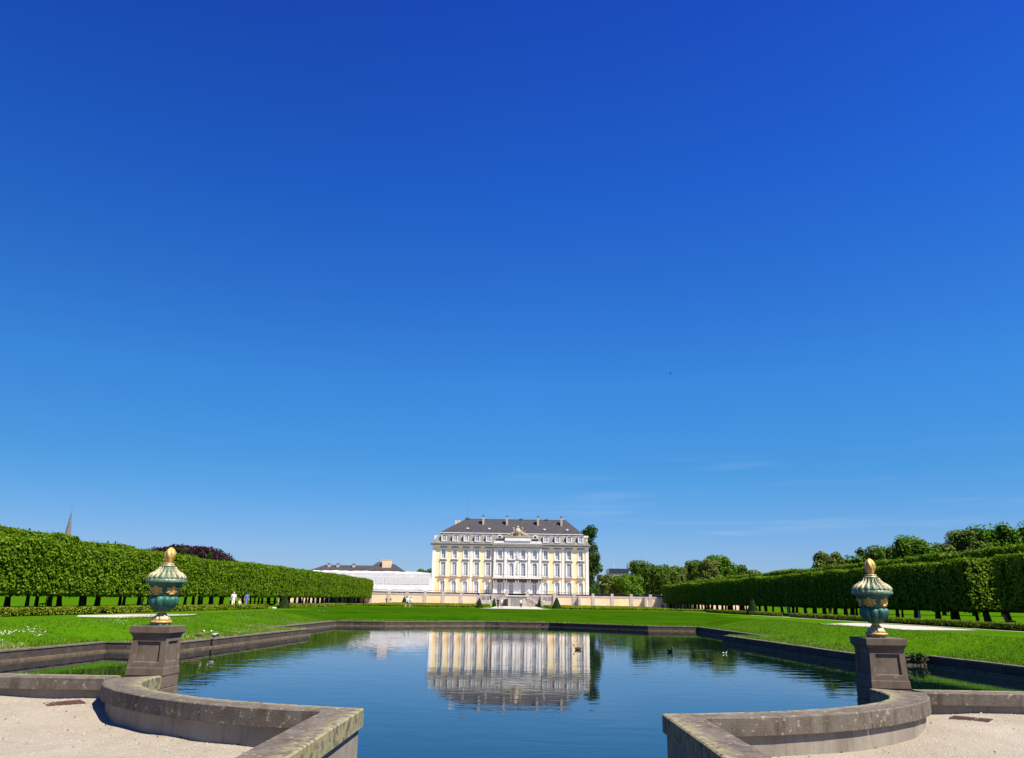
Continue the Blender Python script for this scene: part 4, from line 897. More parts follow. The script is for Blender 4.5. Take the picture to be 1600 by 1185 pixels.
co = MB(); co.box(XL - .2, -XC - .1, -.3, -.003, 17.62, 17.95).box(XC + .1, XR + .2, -.3, -.003, 17.62, 17.95); co.box(-XC - .1, XC + .1, -.75, -.453, 17.63, 17.95).build('frieze', 'trim_white', pal)
MB().box(XL - .6, XR + .6, -.75, YB - YF + .7, 17.96, 18.28).box(XL - .75, XR + .75, -.9, YB - YF + .8, 18.28, 18.50).box(-XC - .3, XC + .3, -1.3, -.91, 18.0, 18.5).build('cornice', 'trim_grey', pal)
# reliefs (trophy and cartouche) on the white centre
def relief(x, z0, z1, w, seed, y):
    rg = random.Random(seed); mb = MB()
    for k in range(16):
        t_ = k / 15; zz = z0 + (z1 - z0) * t_; ww = w * (.5 + .5 * math.sin(PI * t_)) * rg.uniform(.5, 1); dx = rg.uniform(-.2, .2) * w; r = rg.uniform(.10, .22)
        mb.frustum(x + dx, y, ww * .5, .10, zz - r, ww * .25, .16, zz + r)
    return mb.build('relief', 'trim_white' if seed < 5 else 'gilt_stone', pal)
relief(-.05, 14.5, 16.9, 1.0, 1, -.5); relief(-.05, 9.9, 13.2, .7, 2, -.5)
# attic and sculpture group
MB().box(-XC, XC, -.35, .4, 18.501, 19.35).build('attic', 'trim_white', pal)
MB().box(-3.75, 3.75, -.55, .6, 19.351, 20.55).build('attic', 'trim_white', pal)
MB().box(-3.95, 3.95, -.7, .7, 20.551, 20.75).build('attic_ledge', 'gilt_stone', pal)
def sculpture():
    rg = random.Random(5); mb = MB()
    mb.frustum(0, 0, 1.0, .4, 20.751, .8, .35, 21.3).lathe([(.05, 21.2), (.75, 21.5), (.95, 22.0), (.85, 22.6), (.45, 23.0), (.2, 23.15)], 14)
    mb.lathe([(.1, 23.1), (.4, 23.25), (.34, 23.5), (.12, 23.7), (.05, 23.85)], 10)
    for sg in (-1, 1):     # supporting lions and reclining figures, trophies tapering outwards
        mb.bar((sg * .9, -.1, 21.9), (sg * 1.9, -.1, 21.3), .38, 8, .3); mb.bar((sg * 1.0, -.15, 22.1), (sg * 1.25, -.2, 22.9), .22, 7, .16); mb.lathe([(.05, 22.8), (.26, 22.95), (.26, 23.15), (.08, 23.3)], 9, cx=sg * 1.28, cy=-.2)
        mb.bar((sg * 1.5, -.2, 21.5), (sg * 1.55, -.35, 20.8), .16, 6, .13); mb.bar((sg * 2.0, -.1, 21.35), (sg * 2.9, -.1, 20.95), .28, 7, .16)
        for k in range(7):
            x = sg * rg.uniform(1.3, 3.2); h = (3.6 - abs(x)) * rg.uniform(.35, .9); mb.bar((x, 0, 20.76), (x + sg * rg.uniform(.1, .5), rg.uniform(-.3, .2), 20.8 + h), .09, 5, .03)
        mb.bar((sg * 3.2, 0, 20.76), (sg * 3.5, 0, 21.1), .2, 6, .12)
    return mb.build('sculpture_group', 'gilt_stone', pal)
sculpture()
# centre balcony
MB().box(-XC - .25, XC + .15, -1.75, -.451, 8.72, 8.95).build('balcony_slab', 'trim_white', pal)
MB().box(-XC - .2, XC + .1, -1.6, -.70, 8.45, 8.718).build('balcony_soffit', 'balcony_shade_brown', pal)
con = MB().prism_xz([(-.16, 0), (.16, 0), (.2, .75), (-.2, .75)], -1.5, -.63).mesh('console', 'garden_stone')
for x in (-6.75, -6.1, -3.75, -3.1, -.4, .3, 3.05, 3.7, 6.2, 6.85): link('console', con, pal, (x, 0, 7.70))
MB().box(-XC, XC, -.70, -.452, 7.70 + .0, 8.45).build('balcony_shade_band', 'balcony_shade_brown', pal)  # brown band painted as the shadow below the balcony slab
rl = MB().box(-XC - .2, XC + .1, -1.72, -1.66, 9.85, 9.92)
for k in range(60): x = -XC - .15 + k * (2 * XC + .2) / 59; rl.box(x - .018, x + .018, -1.71, -1.67, 8.95, 9.85)
rl.build('balcony_rail', 'lead_grey', pal)
# downpipes
for x in (-7.1, -3.95, 7.12, 13.75): MB().bar((x, -.62 if abs(x) < 7.0 else -.1, Z0), (x, -.62 if abs(x) < 7.0 else -.1, 18), .07, 6).build('downpipe', 'lead_grey', pal)
# mansard and upper roof
D_ = YB - YF
def roof(x0, x1, y0, y1, z0, X0, X1, Y0, Y1, z1, name, m): return MB().add([(x0, y0, z0), (x1, y0, z0), (x1, y1, z0), (x0, y1, z0), (X0, Y0, z1), (X1, Y0, z1), (X1, Y1, z1), (X0, Y1, z1)], [(0, 1, 5, 4), (1, 2, 6, 5), (2, 3, 7, 6), (3, 0, 4, 7), (4, 5, 6, 7)]).build(name, m, pal)
roof(XL - .35, XR + .35, -.45, D_ + .45, 18.5, XL + 2.1, XR - 1.7, 1.15, D_ - 1.1, 21.65, 'mansard', 'mansard_slate')
roof(XL + 1.8, XR - 1.4, .85, D_ - .8, 21.651, XL + 8.9, XR - 6.0, 7.0, 7.4, 26.2, 'upper_roof', 'roof_slate')
MB().box(XL + 1.9, XR - 1.5, .80, .95, 21.45, 21.66).build('roof_gutter', 'trim_white', pal)
MB().box(XL + 8.7, XR - 5.8, 6.9, 7.5, 26.2, 26.32).build('ridge_cap', 'lead_grey', pal)
for x, w_ in ((-15.3, 1.3), (.9, 1.0), (8.6, .9)): MB().box(x - w_ / 2, x + w_ / 2, 6.7, 7.6, 26.33, 26.62).build('roof_hatch', 'lead_grey', pal)
def dormer_meshes():
    f = MB(); w, z0, z1 = 1.6, 18.95, 21.1; f.ring_xz(arch(w, z0, z1, .35), arch(w - .55, z0 + .28, z1 - .25, .2), -.42, -.2)
    fm = f.mesh('dormer', 'trim_white')
    s_ = MB(); s_.prism_xz(arch(w - .1, z0 + .05, z1 - .05, .35)[::-1], -.199, 1.3); sm = s_.mesh('dormer_cheeks', 'mansard_slate')
    r_ = MB(); o = arch(w + .3, z1 - .35, z1 + .14, .42)[2:]; i = arch(w + .06, z1 - .3, z1 + .02, .38)[2:]
    r_.prism_xz(o + i[::-1], -.5, 1.3); rm = r_.mesh('dormer_roof', 'lead_grey')
    p_ = MB(); p_.prism_xz(arch(w - .5, z0 + .25, z1 - .22, .2)[::-1], -.26, -.22); pm = p_.mesh('pane', 'window_pane')
    m_ = MB(); m_.box(-.04, .04, -.3, -.262, z0 + .28, z1 - .25).box(-.52, .52, -.3, -.262, z0 + 1.25, z0 + 1.32); mm = m_.mesh('window_bar', 'window_white')
    return fm, sm, rm, pm, mm
dm = dormer_meshes()
for x in LB + RB:
    o = link('dormer', dm[0], pal, (x, 0, 0)); link('dormer_cheeks', dm[1], o); link('dormer_roof', dm[2], o); link('pane', dm[3], o); link('window_bar', dm[4], o)
for x in (-5.3, 5.1):
    o = MB().lathe([(.75, -.15), (.75, .05), (.45, .06)], 16).build('round_dormer', 'trim_white', pal); o.rotation_euler = (PI / 2, 0, 0); o.location = (x, .55, 20.5)
    q = MB().lathe([(.44, .0), (.44, .09)], 16).build('pane', 'dark_glass', o); MB().box(-.95, .95, -.7, -.45, -.5, 1).build('dormer_cheeks', 'mansard_slate', o)
vent = MB().prism_xz([(-.75, 0), (.75, 0), (.45, .5), (0, .75), (-.45, .5)], -.3, 1.6).mesh('roof_vent', 'mansard_slate'); vf = MB().box(-.3, .3, -.36, -.301, .1, .5).mesh('vent_front', 'window_white')
for x in (-14.8, -8.4, 7.9, 14.6): o = link('roof_vent', vent, pal, (x, 2.35, 22.7)); link('vent_front', vf, o)
ch = MB().box(-.30, .30, -.5, .5, 0, 3.3).mesh('chimney', 'garden_stone'); cc = MB().box(-.37, .37, -.6, .6, 3.301, 3.5).box(-.2, .2, -.3, .3, 3.5, 3.75).mesh('chimney_cap', 'lead_grey')
for x in (-10.4, -3.3, 6.0, 13.0): o = link('chimney', ch, pal, (x, 4.9, 23.6)); link('chimney_cap', cc, o)
MB().box(-19.2, -17.6, 9.5, 10.4, 22, 26.0).build('chimney', 'stucco_peach', pal)
# side features seen past the roof ends
MB().box(XL - .1, XL + 1.0, 4, 6, 18.5, 21.0).build('side_dormer', 'trim_white', pal); MB().box(XR - 1.4, XR + .1, 4, 6, 18.5, 21.0).build('side_dormer', 'stucco_yellow', pal)
MB().box(XR - 1.5, XR + .3, 3.8, 6.2, 21.001, 21.5).build('side_dormer_cap', 'trim_white', pal)
MB().bar((-15.3, 7.2, 26.3), (-15.3, 7.2, 32.6), .05, 6, .03).build('flagpole', 'lead_grey', pal)

# ---------------------------------------------------------------- garden terrace wall, railing and stairs
YT = 212.0
ter = thing('terrace_wall', 'peach rendered garden wall with stone piers and iron railing in front of the palace', 'wall', (0, YT, 0))
ZT = 4.15
kind(MB().add([(-75, YT + .6, 4.44), (60, YT + .6, 4.44), (60, 300, 4.44), (-75, 300, 4.44)], [(0, 1, 2, 3)]).build('terrace_ground', 'path_gravel'), 'structure')
panel_m = {}
def run(x0, x1, step, first):
    k = 0; x = x0
    while x < x1 - .5:
        xe = min(x + step, x1)
        MB().box(x + .45, xe - .45, 0, .6, .9, ZT - .45).build('wall_panel', 'stucco_peach' if (k + first) % 4 else 'stucco_orange', ter)
        MB().box(x + .451, xe - .451, -.06, .6, ZT - .449, ZT - .0).box(x + .451, xe - .451, -.05, -.001, .9, 1.55).build('stone_band', 'garden_stone', ter)
        r_ = MB().box(x + .45, xe - .45, .1, .16, ZT + .72, ZT + .79).box(x + .45, xe - .45, .1, .16, ZT + .12, ZT + .16)
        n_ = int((xe - x) / .22)
        for q in range(n_): xx_ = x + .5 + (xe - x - 1.0) * q / max(1, n_ - 1); r_.box(xx_ - .016, xx_ + .016, .11, .15, ZT, ZT + .72)
        r_.build('iron_railing', 'iron', ter)
        MB().box(x - .45, x + .45, -.12, .7, .9, ZT + .06).box(x - .36, x + .36, -.02, .6, ZT + .06, ZT + .62).build('stone_pier', 'garden_stone', ter)
        x = xe; k += 1
run(-62, -9.9, 4.74, 0); run(9.9, 40.0, 5.0, 1)
MB().box(39.6, 40.4, -.12, .7, .9, ZT + .62).build('stone_pier', 'garden_stone', ter)
MB().box(40.4, 62, .1, .5, .9, 3.2).build('wall_panel', 'stucco_peach', ter)
# projecting buttresses that throw slanting shade on the right-hand wall
for x in (15.9, 33.0, 38.4): MB().box(x, x + .6, -2.2, -.13, .9, ZT - .1).build('buttress', 'garden_stone', ter)
stairs = thing('garden_stairs', 'grey stone double staircase with curved flights descending from the palace terrace', 'stairs', (0, YT, 0))
MB().box(-9.6, -6.4, -1.0, .6, .9, 4.2).box(6.4, 9.6, -1.0, .6, .9, 4.2).build('side_wall', 'garden_stone', stairs)
MB().box(-2.3, 2.3, -3.2, .6, .9, 3.75).build('landing_wall', 'garden_stone', stairs)
MB().box(-1.5, 1.5, -3.26, -3.201, 1.3, 3.4).build('grotto_panel', 'trim_grey', stairs)
MB().box(-3.0, 3.0, -3.4, .59, 3.751, 3.95).build('landing', 'trim_white', stairs)
stp = MB().box(-.16, .16, -2.6, -.2, -.4, 0).mesh('step', 'garden_stone')
for sg in (-1, 1):
    for k in range(14):
        a = k / 13; link('step', stp, stairs, (sg * (2.48 + .32 * k), -.4 * math.sin(a * PI) - .6, 3.74 - .17 * k))
    P = [(sg * (2.4 + 4.3 * q / 10), 0, 3.75 - 2.3 * (q / 10) ** 1.25) for q in range(11)]; mb = MB(); rr_ = MB()
    for (xa, _, za), (xb, _, zb) in zip(P[:-1], P[1:]):
        mb.add([(xa, -3.3, za - .6), (xb, -3.3, zb - .6), (xb, -3.3, zb + .12), (xa, -3.3, za + .12), (xa, -3.05, za - .6), (xb, -3.05, zb - .6), (xb, -3.05, zb + .12), (xa, -3.05, za + .12)], [(0, 1, 2, 3), (4, 7, 6, 5), (3, 2, 6, 7), (0, 4, 5, 1)])
        rr_.bar((xa, -3.15, za + .8), (xb, -3.15, zb + .8), .04, 5); rr_.bar((xa, -3.15, za + .1), (xa, -3.15, za + .8), .025, 4); rr_.bar(((xa + xb) / 2, -3.15, (za + zb) / 2 + .1), ((xa + xb) / 2, -3.15, (za + zb) / 2 + .8), .02, 4)
    mb.build('stair_parapet', 'garden_stone', stairs); rr_.build('stair_rail', 'iron', stairs)
    MB().box(min(sg * 6.7, sg * 7.3), max(sg * 6.7, sg * 7.3), -3.5, -2.9, .9, 2.4).frustum(sg * 7.0, -3.2, .3, .3, 2.4, .1, .1, 2.9).build('newel', 'garden_stone', stairs)
    r_ = MB().box(min(sg * 6.4, sg * 9.6), max(sg * 6.4, sg * 9.6), -.95, -.85, 3.6, 3.68)
    x0 = min(sg * 6.4, sg * 9.6)
    r_ = MB().box(x0, x0 + 3.2, -.7, -.62, 5.0, 5.08)
    for q in range(13): r_.box(x0 + .1 + q * .24, x0 + .14 + q * .24, -.69, -.63, 4.2, 5.0)
    r_.build('iron_railing', 'iron', stairs)
    for q in range(2):
        xx_ = x0 + .5 + q * 1.3; MB().box(xx_, xx_ + 1.0, -1.06, -1.001, 2.9, 3.7).build('wall_panel', 'trim_grey', stairs)
    MB().box(x0 - .2, x0 + .25, -1.3, -.999, .9, 4.3).box(x0 + 2.95, x0 + 3.35, -1.3, -.999, .9, 4.3).build('corner_pier', 'garden_stone', stairs)
    MB().box(min(sg * 2.3, sg * 3.1), max(sg * 2.3, sg * 3.1), -3.3, -2.6, 3.951, 5.0).build('landing_pier', 'garden_stone', stairs)
rb_ = MB().box(-2.3, 2.3, -3.1, -3.02, 4.85, 4.93)
for q in range(20): rb_.box(-2.25 + q * .235, -2.21 + q * .235, -3.09, -3.03, 3.95, 4.85)
rb_.build('iron_railing', 'iron', stairs)
MB().box(-6.4, -2.3, -.1, .6, .9, 4.2).box(2.3, 6.4, -.1, .6, .9, 4.2).build('back_wall', 'garden_stone', stairs)

# ---------------------------------------------------------------- sheeted west wing
ww = thing('sheeted_wing', 'low palace wing wrapped in white scaffold sheeting with grey netting panels', 'building', (0, 231.4, 0))
MB().box(-63, -25.3, .2, 9, 4.44, 9.5).build('wall', 'stucco_yellow', ww)
top = MB(); xs_ = np.linspace(-59.5, -24.75, 60); zt_ = [9.72 + .05 * math.sin(x * .8) + .05 * math.sin(x * 2.1) for x in xs_]
top.add([(x, -.35, 8.8) for x in xs_] + [(x, -.45, z) for x, z in zip(xs_, zt_)] + [(x, 3.5, z + .55) for x, z in zip(xs_, zt_)], [(k, k + 1, 61 + k, 60 + k) for k in range(59)] + [(60 + k, 61 + k, 121 + k, 120 + k) for k in range(59)])
top.build('roof_sheeting', 'white_sheeting', ww)
MB().box(-59.5, -24.75, -.4, .2, 4.44, 6.6).build('lower_sheeting', 'white_sheeting', ww)
MB().box(-59.5, -24.75, -.38, .2, 6.601, 8.799).build('middle_sheeting', 'white_sheeting', ww)
pn = MB().box(-1.2, 1.2, -.46, -.401, 6.7, 8.72).mesh('netting_panel', 'grey_netting'); pb = MB().bar((0, -.55, 4.44), (0, -.55, 10.2), .05, 5).mesh('scaffold_pole', 'lead_grey')
for k in range(13): link('netting_panel', pn, ww, (-26.3 - 2.63 * k, 0, 0)); link('scaffold_pole', pb, ww, (-24.95 - 2.63 * k, 0, 0)).scale = (.6, .6, 1)
rw = thing('slate_roofed_range', 'dark grey slate roofs with beige chimneys rising behind the white sheeting', 'building', (-.9, 252, 0))
MB().box(-64.5, -32.5, 0, 10, 4.44, 10.6).build('wall', 'stucco_yellow', rw)
MB().add([(-65, -.3, 10.6), (-43, -.3, 10.6), (-43, 10, 10.6), (-65, 10, 10.6), (-60.5, 4, 12.7), (-43, 4, 12.7)], [(0, 1, 5, 4), (1, 2, 5), (2, 3, 4, 5), (3, 0, 4)]).build('roof', 'roof_slate', rw)
MB().add([(-48, -.8, 10.4), (-34.2, -.8, 10.4), (-34.2, 10, 10.4), (-48, 10, 10.4), (-43.4, 4, 14.0), (-38.3, 4, 13.2)], [(0, 1, 5, 4), (1, 2, 5), (2, 3, 4, 5), (3, 0, 4)]).build('roof', 'roof_slate', rw)
MB().box(-42.0, -39.2, 2, 3.2, 11.8, 14.3).box(-42.1, -39.1, 1.95, 3.25, 14.3, 14.45).build('chimney', 'stucco_peach', rw)
for x in (-59.0, -56.2, -51.1): o = MB().box(x - .4, x + .4, 2.5, 3.2, 11.2, 13.0).build('chimney', 'garden_stone', rw); MB().box(x - .5, x + .5, 2.4, 3.3, 13.0, 13.2).build('chimney_cap', 'lead_grey', o)

# ---------------------------------------------------------------- church spires, office block
sp = thing('church_spire', 'slender grey eight-sided church spire above the left linden hedge', 'church', (-239, 420, 0))
MB().lathe([(2.6, 22), (2.35, 26), (.12, 44.8)], 8).build('spire', 'spire_slate', sp); MB().box(-2.3, 2.3, -2.3, 2.3, 1.2, 22).build('tower', 'concrete', sp); MB().bar((0, 0, 44.5), (0, 0, 48.2), .07, 5).bar((-.5, 0, 47), (.5, 0, 47), .05, 5).build('cross', 'lead_grey', sp)
sp = thing('church_tower', 'pale tower top just inside the left edge of the picture', 'church', (-283.6, 420, 0))
MB().lathe([(1.8, 1.2), (1.8, 38), (2.1, 38.4), (1.2, 40.5), (1.3, 42), (.4, 43.5), (.1, 46)], 8).build('tower', 'concrete', sp)
ob = thing('office_block', 'far pale office block with dark window bands left of the round tree', 'building', (41.2, 330, 0))
MB().box(-7.5, 4.0, 0, 12, 1.2, 13.6).box(-3.3, 4.0, .5, 11, 13.6, 14.2).build('wall', 'concrete', ob); MB().box(-3.5, 4.4, 0, 12, 14.2, 16.0).build('roof_storey', 'dark_glass', ob)
for z in (8.5, 11.2): MB().box(-7.0, 3.5, -.05, -.001, z, z + 1.4).build('window_band', 'dark_glass', ob)
MB().bar((-1.5, 1, 16), (-1.5, 1, 18), .1, 5).build('antenna', 'trim_white', ob)

# ================================================================ PEOPLE
def skinned(name, pts, edges, m, parent, sub=1):
    me = bpy.data.meshes.new(name); me.from_pydata([p[:3] for p in pts], edges, []); me.materials.append(MATS[m]); o = link(name, me, parent)
    pass
    return o
def tube_body(parts, name, m, parent):
    """continuous body surface: tapered limb chains voxel-merged into one skin"""
    mb = MB()
    for chain in parts:
        for (a, ra), (b_, rb2) in zip(chain[:-1], chain[1:]):
            A = Vector(a); Bv = Vector(b_); d = (Bv - A); L = max(d.length, 1e-4); mb.bar(A - d / L * ra * .3, Bv + d / L * rb2 * .3, ra, 8, rb2)
        for a, ra in chain:   # joints
            vs = []
            for i in range(1, 4):
                ph = PI * i / 4; vs += [(a[0] + ra * math.sin(ph) * math.cos(2 * PI * j / 8), a[1] + ra * math.sin(ph) * math.sin(2 * PI * j / 8), a[2] + ra * math.cos(ph)) for j in range(8)]
            vs += [(a[0], a[1], a[2] + ra), (a[0], a[1], a[2] - ra)]
            mb.add(vs, [(i * 8 + j, (i + 1) * 8 + j, (i + 1) * 8 + (j + 1) % 8, i * 8 + (j + 1) % 8) for i in range(2) for j in range(8)] + [(24, j, (j + 1) % 8) for j in range(8)] + [(25, 16 + (j + 1) % 8, 16 + j) for j in range(8)])
    o = mb.build(name, m, parent); md = o.modifiers.new('r', 'REMESH'); md.mode = 'VOXEL'; md.voxel_size = .022; md.use_smooth_shade = True
    return o
def person(x, y, rz, label, top, bottom, hair='hair_brown', pose='stand', h=1.72, shorts=False, z=1.25, extra=None):
    th = thing('person', label, 'person', (x, y, z), rz); s_ = h / 1.72
    def S3(p): return tuple(v * s_ for v in p)
    st_ = {'stand': .06, 'walk': .26}.get(pose, 0)
    if pose in ('stand', 'walk'):
        hipL, hipR = (-.09, 0, .92), (.09, 0, .92); kL, kR = (-.10, -st_ * .7 - .02, .49), (.10, st_ * .35, .49); aL, aR = (-.11, -st_, .09), (.11, st_ * 1.2, .12 if pose == 'walk' else .09)
        pel, ch_, nk = (0, 0, .96), (0, .0, 1.32), (0, .0, 1.47); hd = (0, -.01, 1.61)
        eL, eR = (-.27, st_ * .4, 1.13), (.27, -st_ * .4, 1.13); wL, wR = (-.28, st_ * .9 - .05, .90), (.28, -st_ * .9 - .05, .90)
    else:  # sit
        hipL, hipR = (-.09, 0, .50), (.09, 0, .50); kL, kR = (-.12, -.42, .50), (.12, -.42, .50); aL, aR = (-.12, -.46, .09), (.12, -.46, .09)
        pel, ch_, nk = (0, 0, .52), (0, .02, .88), (0, 0, 1.03); hd = (0, -.03, 1.17); eL, eR = (-.26, -.08, .70), (.26, -.08, .70); wL, wR = (-.2, -.3, .58), (.2, -.3, .58)
    sL = (-.17, ch_[1], ch_[2] + .09); sR = (.17, ch_[1], ch_[2] + .09)
    fL = (aL[0], aL[1] - .14, .04); fR = (aR[0], aR[1] - .14, .04)
    C_ = lambda *a: [(S3(p), r * s_) for p, r in a]
    hnd = lambda w: (w[0], w[1] - .02, w[2] - .08)
    tube_body([C_((pel, .13), (ch_, .14), (nk, .06), ((hd[0], hd[1], hd[2] - .02), .085), ((hd[0], hd[1], hd[2] + .06), .08)), C_((pel, .12), (hipL, .095), (kL, .06), (aL, .042), (fL, .035)), C_((pel, .12), (hipR, .095), (kR, .06), (aR, .042), (fR, .035)),
               C_((ch_, .12), (sL, .06), (eL, .042), (wL, .032), (hnd(wL), .036)), C_((ch_, .12), (sR, .06), (eR, .042), (wR, .032), (hnd(wR), .036)),
               C_(((hd[0], hd[1] - .09, hd[2]), .02), ((hd[0], hd[1] - .1, hd[2] - .02), .018)), C_(((hd[0] - .085, hd[1], hd[2]), .02), ((hd[0] + .085, hd[1], hd[2]), .02))], 'body', 'skin', th)
    mid_ = lambda p, q, t_: tuple(p[i] + (q[i] - p[i]) * t_ for i in range(3))
    tube_body([C_((mid_(pel, ch_, -.05), .155), (ch_, .165), (mid_(ch_, nk, .6), .085)), C_((ch_, .14), (sL, .078), (mid_(sL, eL, .75), .062)), C_((ch_, .14), (sR, .078), (mid_(sR, eR, .75), .062))], 'shirt', top, th)
    kk = .5 if shorts else 1
    LL = [C_((pel, .145), (hipL, .112), (mid_(hipL, kL, kk), .08)), C_((pel, .145), (hipR, .112), (mid_(hipR, kR, kk), .08))]
    if not shorts: LL += [C_((kL, .08), (mid_(kL, aL, .92), .062)), C_((kR, .08), (mid_(kR, aR, .92), .062))]
    tube_body(LL, 'shorts' if shorts else 'trousers', bottom, th)
    tube_body([C_(((hd[0], hd[1] + .035, hd[2] + .05), .098), ((hd[0], hd[1] + .05, hd[2] - .02), .085))], 'hair', hair, th)
    tube_body([C_((aL, .05), (fL, .045))], 'shoe', 'cloth_black', th); tube_body([C_((aR, .05), (fR, .045))], 'shoe', 'cloth_black', th)
    return th
person(-34.3, 98, .3, 'person in a cream shirt standing upright at the left row of lindens', 'cloth_white', 'cloth_cream', pose='stand', h=1.85)
person(-33.2, 99.5, -2.2, 'person in blue top and jeans standing beside the seated person by the left lindens', 'cloth_blue', 'cloth_denim', h=1.8)
ps = person(-33.75, 98.7, 1.2, 'person in pink-grey top crouching low between the cream and the blue figure', 'cloth_beige', 'cloth_denim', pose='sit', h=1.55, z=1.15)
person(-16.95, 125, 2.9, 'person in white shirt and dark shorts, left of the couple on the far lawn', 'cloth_white', 'cloth_brown', pose='walk', shorts=True, h=1.74)
person(-16.35, 125.3, 2.9, 'person in white top, right of the couple on the far lawn', 'cloth_white', 'cloth_beige', pose='walk', shorts=True, h=1.62)
person(-3.65, 158, .1, 'person all in black on the central path, left one of the nearer pair', 'cloth_black', 'cloth_black', h=1.78)
person(-2.95, 157.2, -.2, 'person in white shirt and grey trousers beside the one in black', 'cloth_white', 'cloth_grey', pose='walk', h=1.74)
person(.86, 172, 0, 'person in a white top and black trousers alone in the middle of the central path', 'cloth_white', 'cloth_black', h=1.68)
person(3.0, 186, .4, 'person in dark top, left of the farther pair on the central path', 'cloth_grey', 'cloth_beige', h=1.75)
person(3.65, 188, -.4, 'person in grey top and shorts, right of the farther pair on the path', 'cloth_grey', 'cloth_beige', h=1.6, shorts=True)
person(-33.3, 207, .6, 'small figure in black walking along the foot of the peach wall', 'cloth_black', 'cloth_black', pose='walk')
person(-32.3, 207.5, .6, 'small figure in red walking behind the one in black at the peach wall', 'cloth_red', 'cloth_beige', pose='walk')
person(-42.6, 164, 0, 'person in pink seated in the shade under the left lindens', 'cloth_pink', 'cloth_grey', pose='sit')
person(38.9, 117, 0, 'person in white standing in the shade under the right lindens', 'cloth_white', 'cloth_white')
person(36.3, 203, 0, 'person in dark clothes sitting on the ground at the end of the right wall', 'cloth_black', 'cloth_grey', pose='sit')

# ---------------------------------------------------------------- benches under the trees
def bench(x, y, rz, label):
    th = thing('park_bench', label, 'bench', (x, y, 1.25), rz, 'benches under the lindens')
    sl = MB().box(-.9, .9, -.05, .05, -.02, .02).mesh('seat_slat', 'wood')
    for k in range(4): link('seat_slat', sl, th, (0, -.18 + k * .12, .45))
    for k in range(3): o = link('back_slat', sl, th, (0, .28 + .03 * k, .58 + k * .13)); o.rotation_euler = (1.35, 0, 0)
    lg = MB().box(-.03, .03, -.24, -.18, 0, .43).box(-.03, .03, .2, .26, 0, .95).box(-.03, .03, -.18, .2, .37, .43).mesh('leg', 'iron')
    for sx_ in (-.7, .7): link('leg', lg, th, (sx_, 0, 0))
bench(-42.6, 73.0, -1.2, 'dark slatted bench under the left lindens, near the left edge'); bench(-42.8, 92, -1.2, 'dark slatted bench further along under the left lindens'); bench(39.5, 65.6, 1.2, 'dark slatted bench in the gap of the right front row')
pst = tag(MB().box(39.0, 39.16, 79.3, 79.45, 1.25, 2.35).build('marker_post', 'trim_white'), 'slim white marker post before the right lindens', 'post')

# ---------------------------------------------------------------- ducks and the bird
def duck(x, y, z, rz, label, body='feather_brown', head='feather_dark', swim=True, sc=1.0):
    th = thing('duck', label, 'duck', (x, y, z), rz); th.scale = (sc, sc, sc); zz = 0.02 if swim else .12
    prof = [(-.27, .10, .015, .01), (-.22, .08, .05, .03), (-.14, .05, .09, .065), (0, .035, .105, .085), (.10, .04, .09, .08), (.16, .07, .06, .06), (.19, .13, .035, .035), (.20, .19, .03, .03), (.225, .225, .036, .036), (.25, .22, .02, .02)]
    mb = MB(); n = 12; vs = []
    for u, w, ry, rz_ in prof:
        for k in range(n): a = 2 * PI * k / n; vs.append((u, ry * math.cos(a), zz + w + rz_ * math.sin(a)))
    mb.add(vs, [(i * n + k, i * n + (k + 1) % n, (i + 1) * n + (k + 1) % n, (i + 1) * n + k) for i in range(len(prof) - 1) for k in range(n)] + [tuple(range(n)), tuple(range(len(prof) * n - 1, (len(prof) - 1) * n - 1, -1))])
    mb.build('body', body, th, smooth=True)
    MB().lathe([(.01, -.042), (.034, -.025), (.043, 0), (.034, .03), (.01, .045)], 12, cx=.222, cz=zz + .225).build('head', head, th, smooth=True)
    MB().frustum(.285, 0, .035, .016, zz + .205, .03, .012, zz + .222).build('beak', 'beak_yellow', th)
    for s_ in (-1, 1): MB().lathe([(.005, -.02), (.11, -.01), (.12, .01), (.005, .02)], 10, cz=0).build('wing', head if body != 'feather_brown' else 'feather_brown', th).matrix_local = Matrix.Translation((-.04, s_ * .088, zz + .075)) @ Matrix.Rotation(PI / 2, 4, 'X') @ Matrix.Diagonal((1.3, .5, 1, 1))
    if not swim:
        for s_ in (-1, 1): MB().bar((0, s_ * .04, zz), (0, s_ * .04, 0), .008, 5).box(-.01, .05, s_ * .04 - .02, s_ * .04 + .02, 0, .008).build('leg', 'beak_yellow', th)
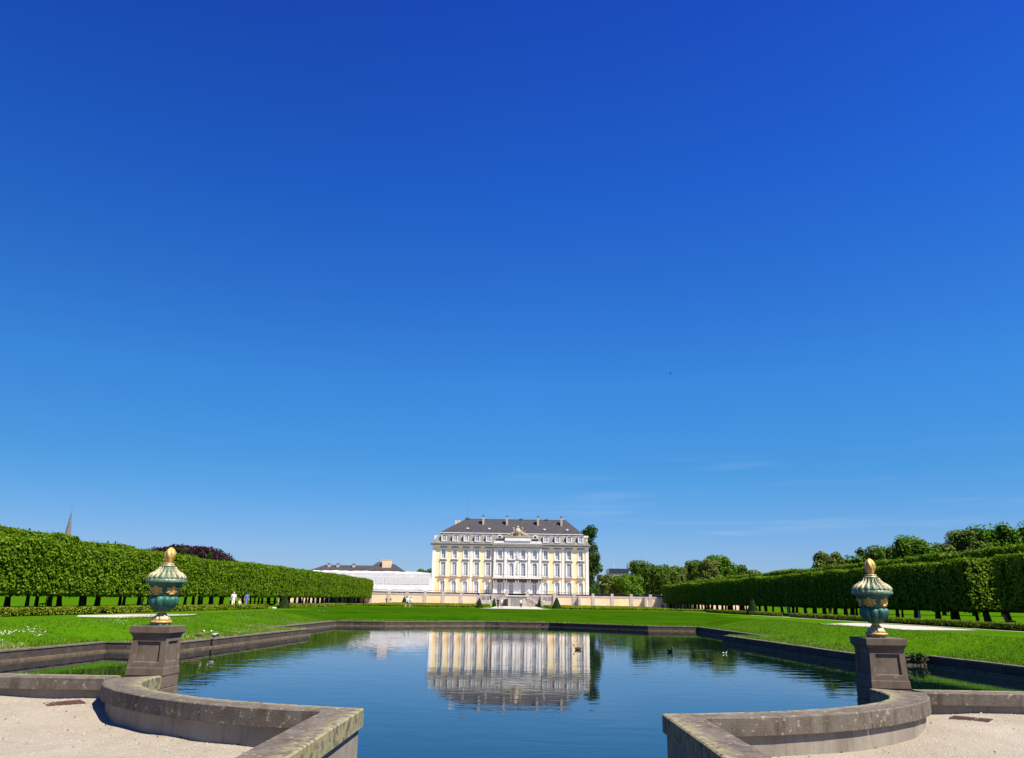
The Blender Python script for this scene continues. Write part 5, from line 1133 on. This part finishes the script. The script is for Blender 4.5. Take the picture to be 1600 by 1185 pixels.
duck(8.6, 46.0, 0, -1.3, 'dark duck with white breast swimming right of the palace reflection', 'feather_dark', 'feather_dark', sc=1.05); duck(3.5, 46.6, 0, PI, 'brown duck swimming on the reflection of the palace', 'feather_brown', 'feather_brown', sc=1.0)
MB().lathe([(.01, -.05), (.05, -.02), (.05, .03), (.01, .06)], 10, cx=8.65, cy=45.75, cz=.1).build('breast', 'feather_white', bpy.data.objects['duck']).matrix_parent_inverse = bpy.data.objects['duck'].matrix_world.inverted()
duck(11.4, 45.1, 0, .4, 'pale duck swimming before the dark right basin wall', 'feather_white', 'feather_dark', sc=.6)
duck(-16.65, 43.0, .455, .2, 'brown and white duck resting on the left basin edge, the one nearer the urn', 'feather_brown', 'feather_white', swim=False, sc=1.05); duck(-15.75, 42.8, .455, 2.8, 'black and white duck on the left basin edge, farther from the urn', 'feather_dark', 'feather_white', swim=False, sc=1.05)
bird = thing('bird', 'tiny dark bird gliding in the open blue sky', 'bird', (40, 200, 61.5), .3); bird.scale = (.75, .75, .75)
MB().lathe([(.02, -.5), (.12, -.2), (.15, .1), (.08, .35), (.02, .45)], 8).build('body', 'feather_dark', bird, smooth=True).rotation_euler = (0, PI / 2, 0)
for s_ in (-1, 1): MB().add([(-.1, 0, .05), (.2, 0, .05), (.05, s_ * .9, .28), (-.25, s_ * .9, .25), (-.1, 0, .09), (.2, 0, .09), (.05, s_ * .9, .30), (-.25, s_ * .9, .27)], [(0, 1, 2, 3), (7, 6, 5, 4), (0, 4, 5, 1), (2, 6, 7, 3), (1, 5, 6, 2), (3, 7, 4, 0)]).build('wing', 'feather_dark', bird)

# plant growing out of the right basin wall
n = 260; P = np.array([18.75, 38.7, .38]) + RNG.normal(0, 1, (n, 3)) * np.array([.17, .06, .10]); V, F = leaves(P, np.tile([0, -.5, .4], (n, 1)), .12, .8)
o = link('wall_plant', np_mesh('wall_plant', V, F, 'yew_leaf')); kind(o, 'stuff'); tag(o, 'small dark leafy weed growing from the top of the right basin wall beside the pedestal', 'plant')
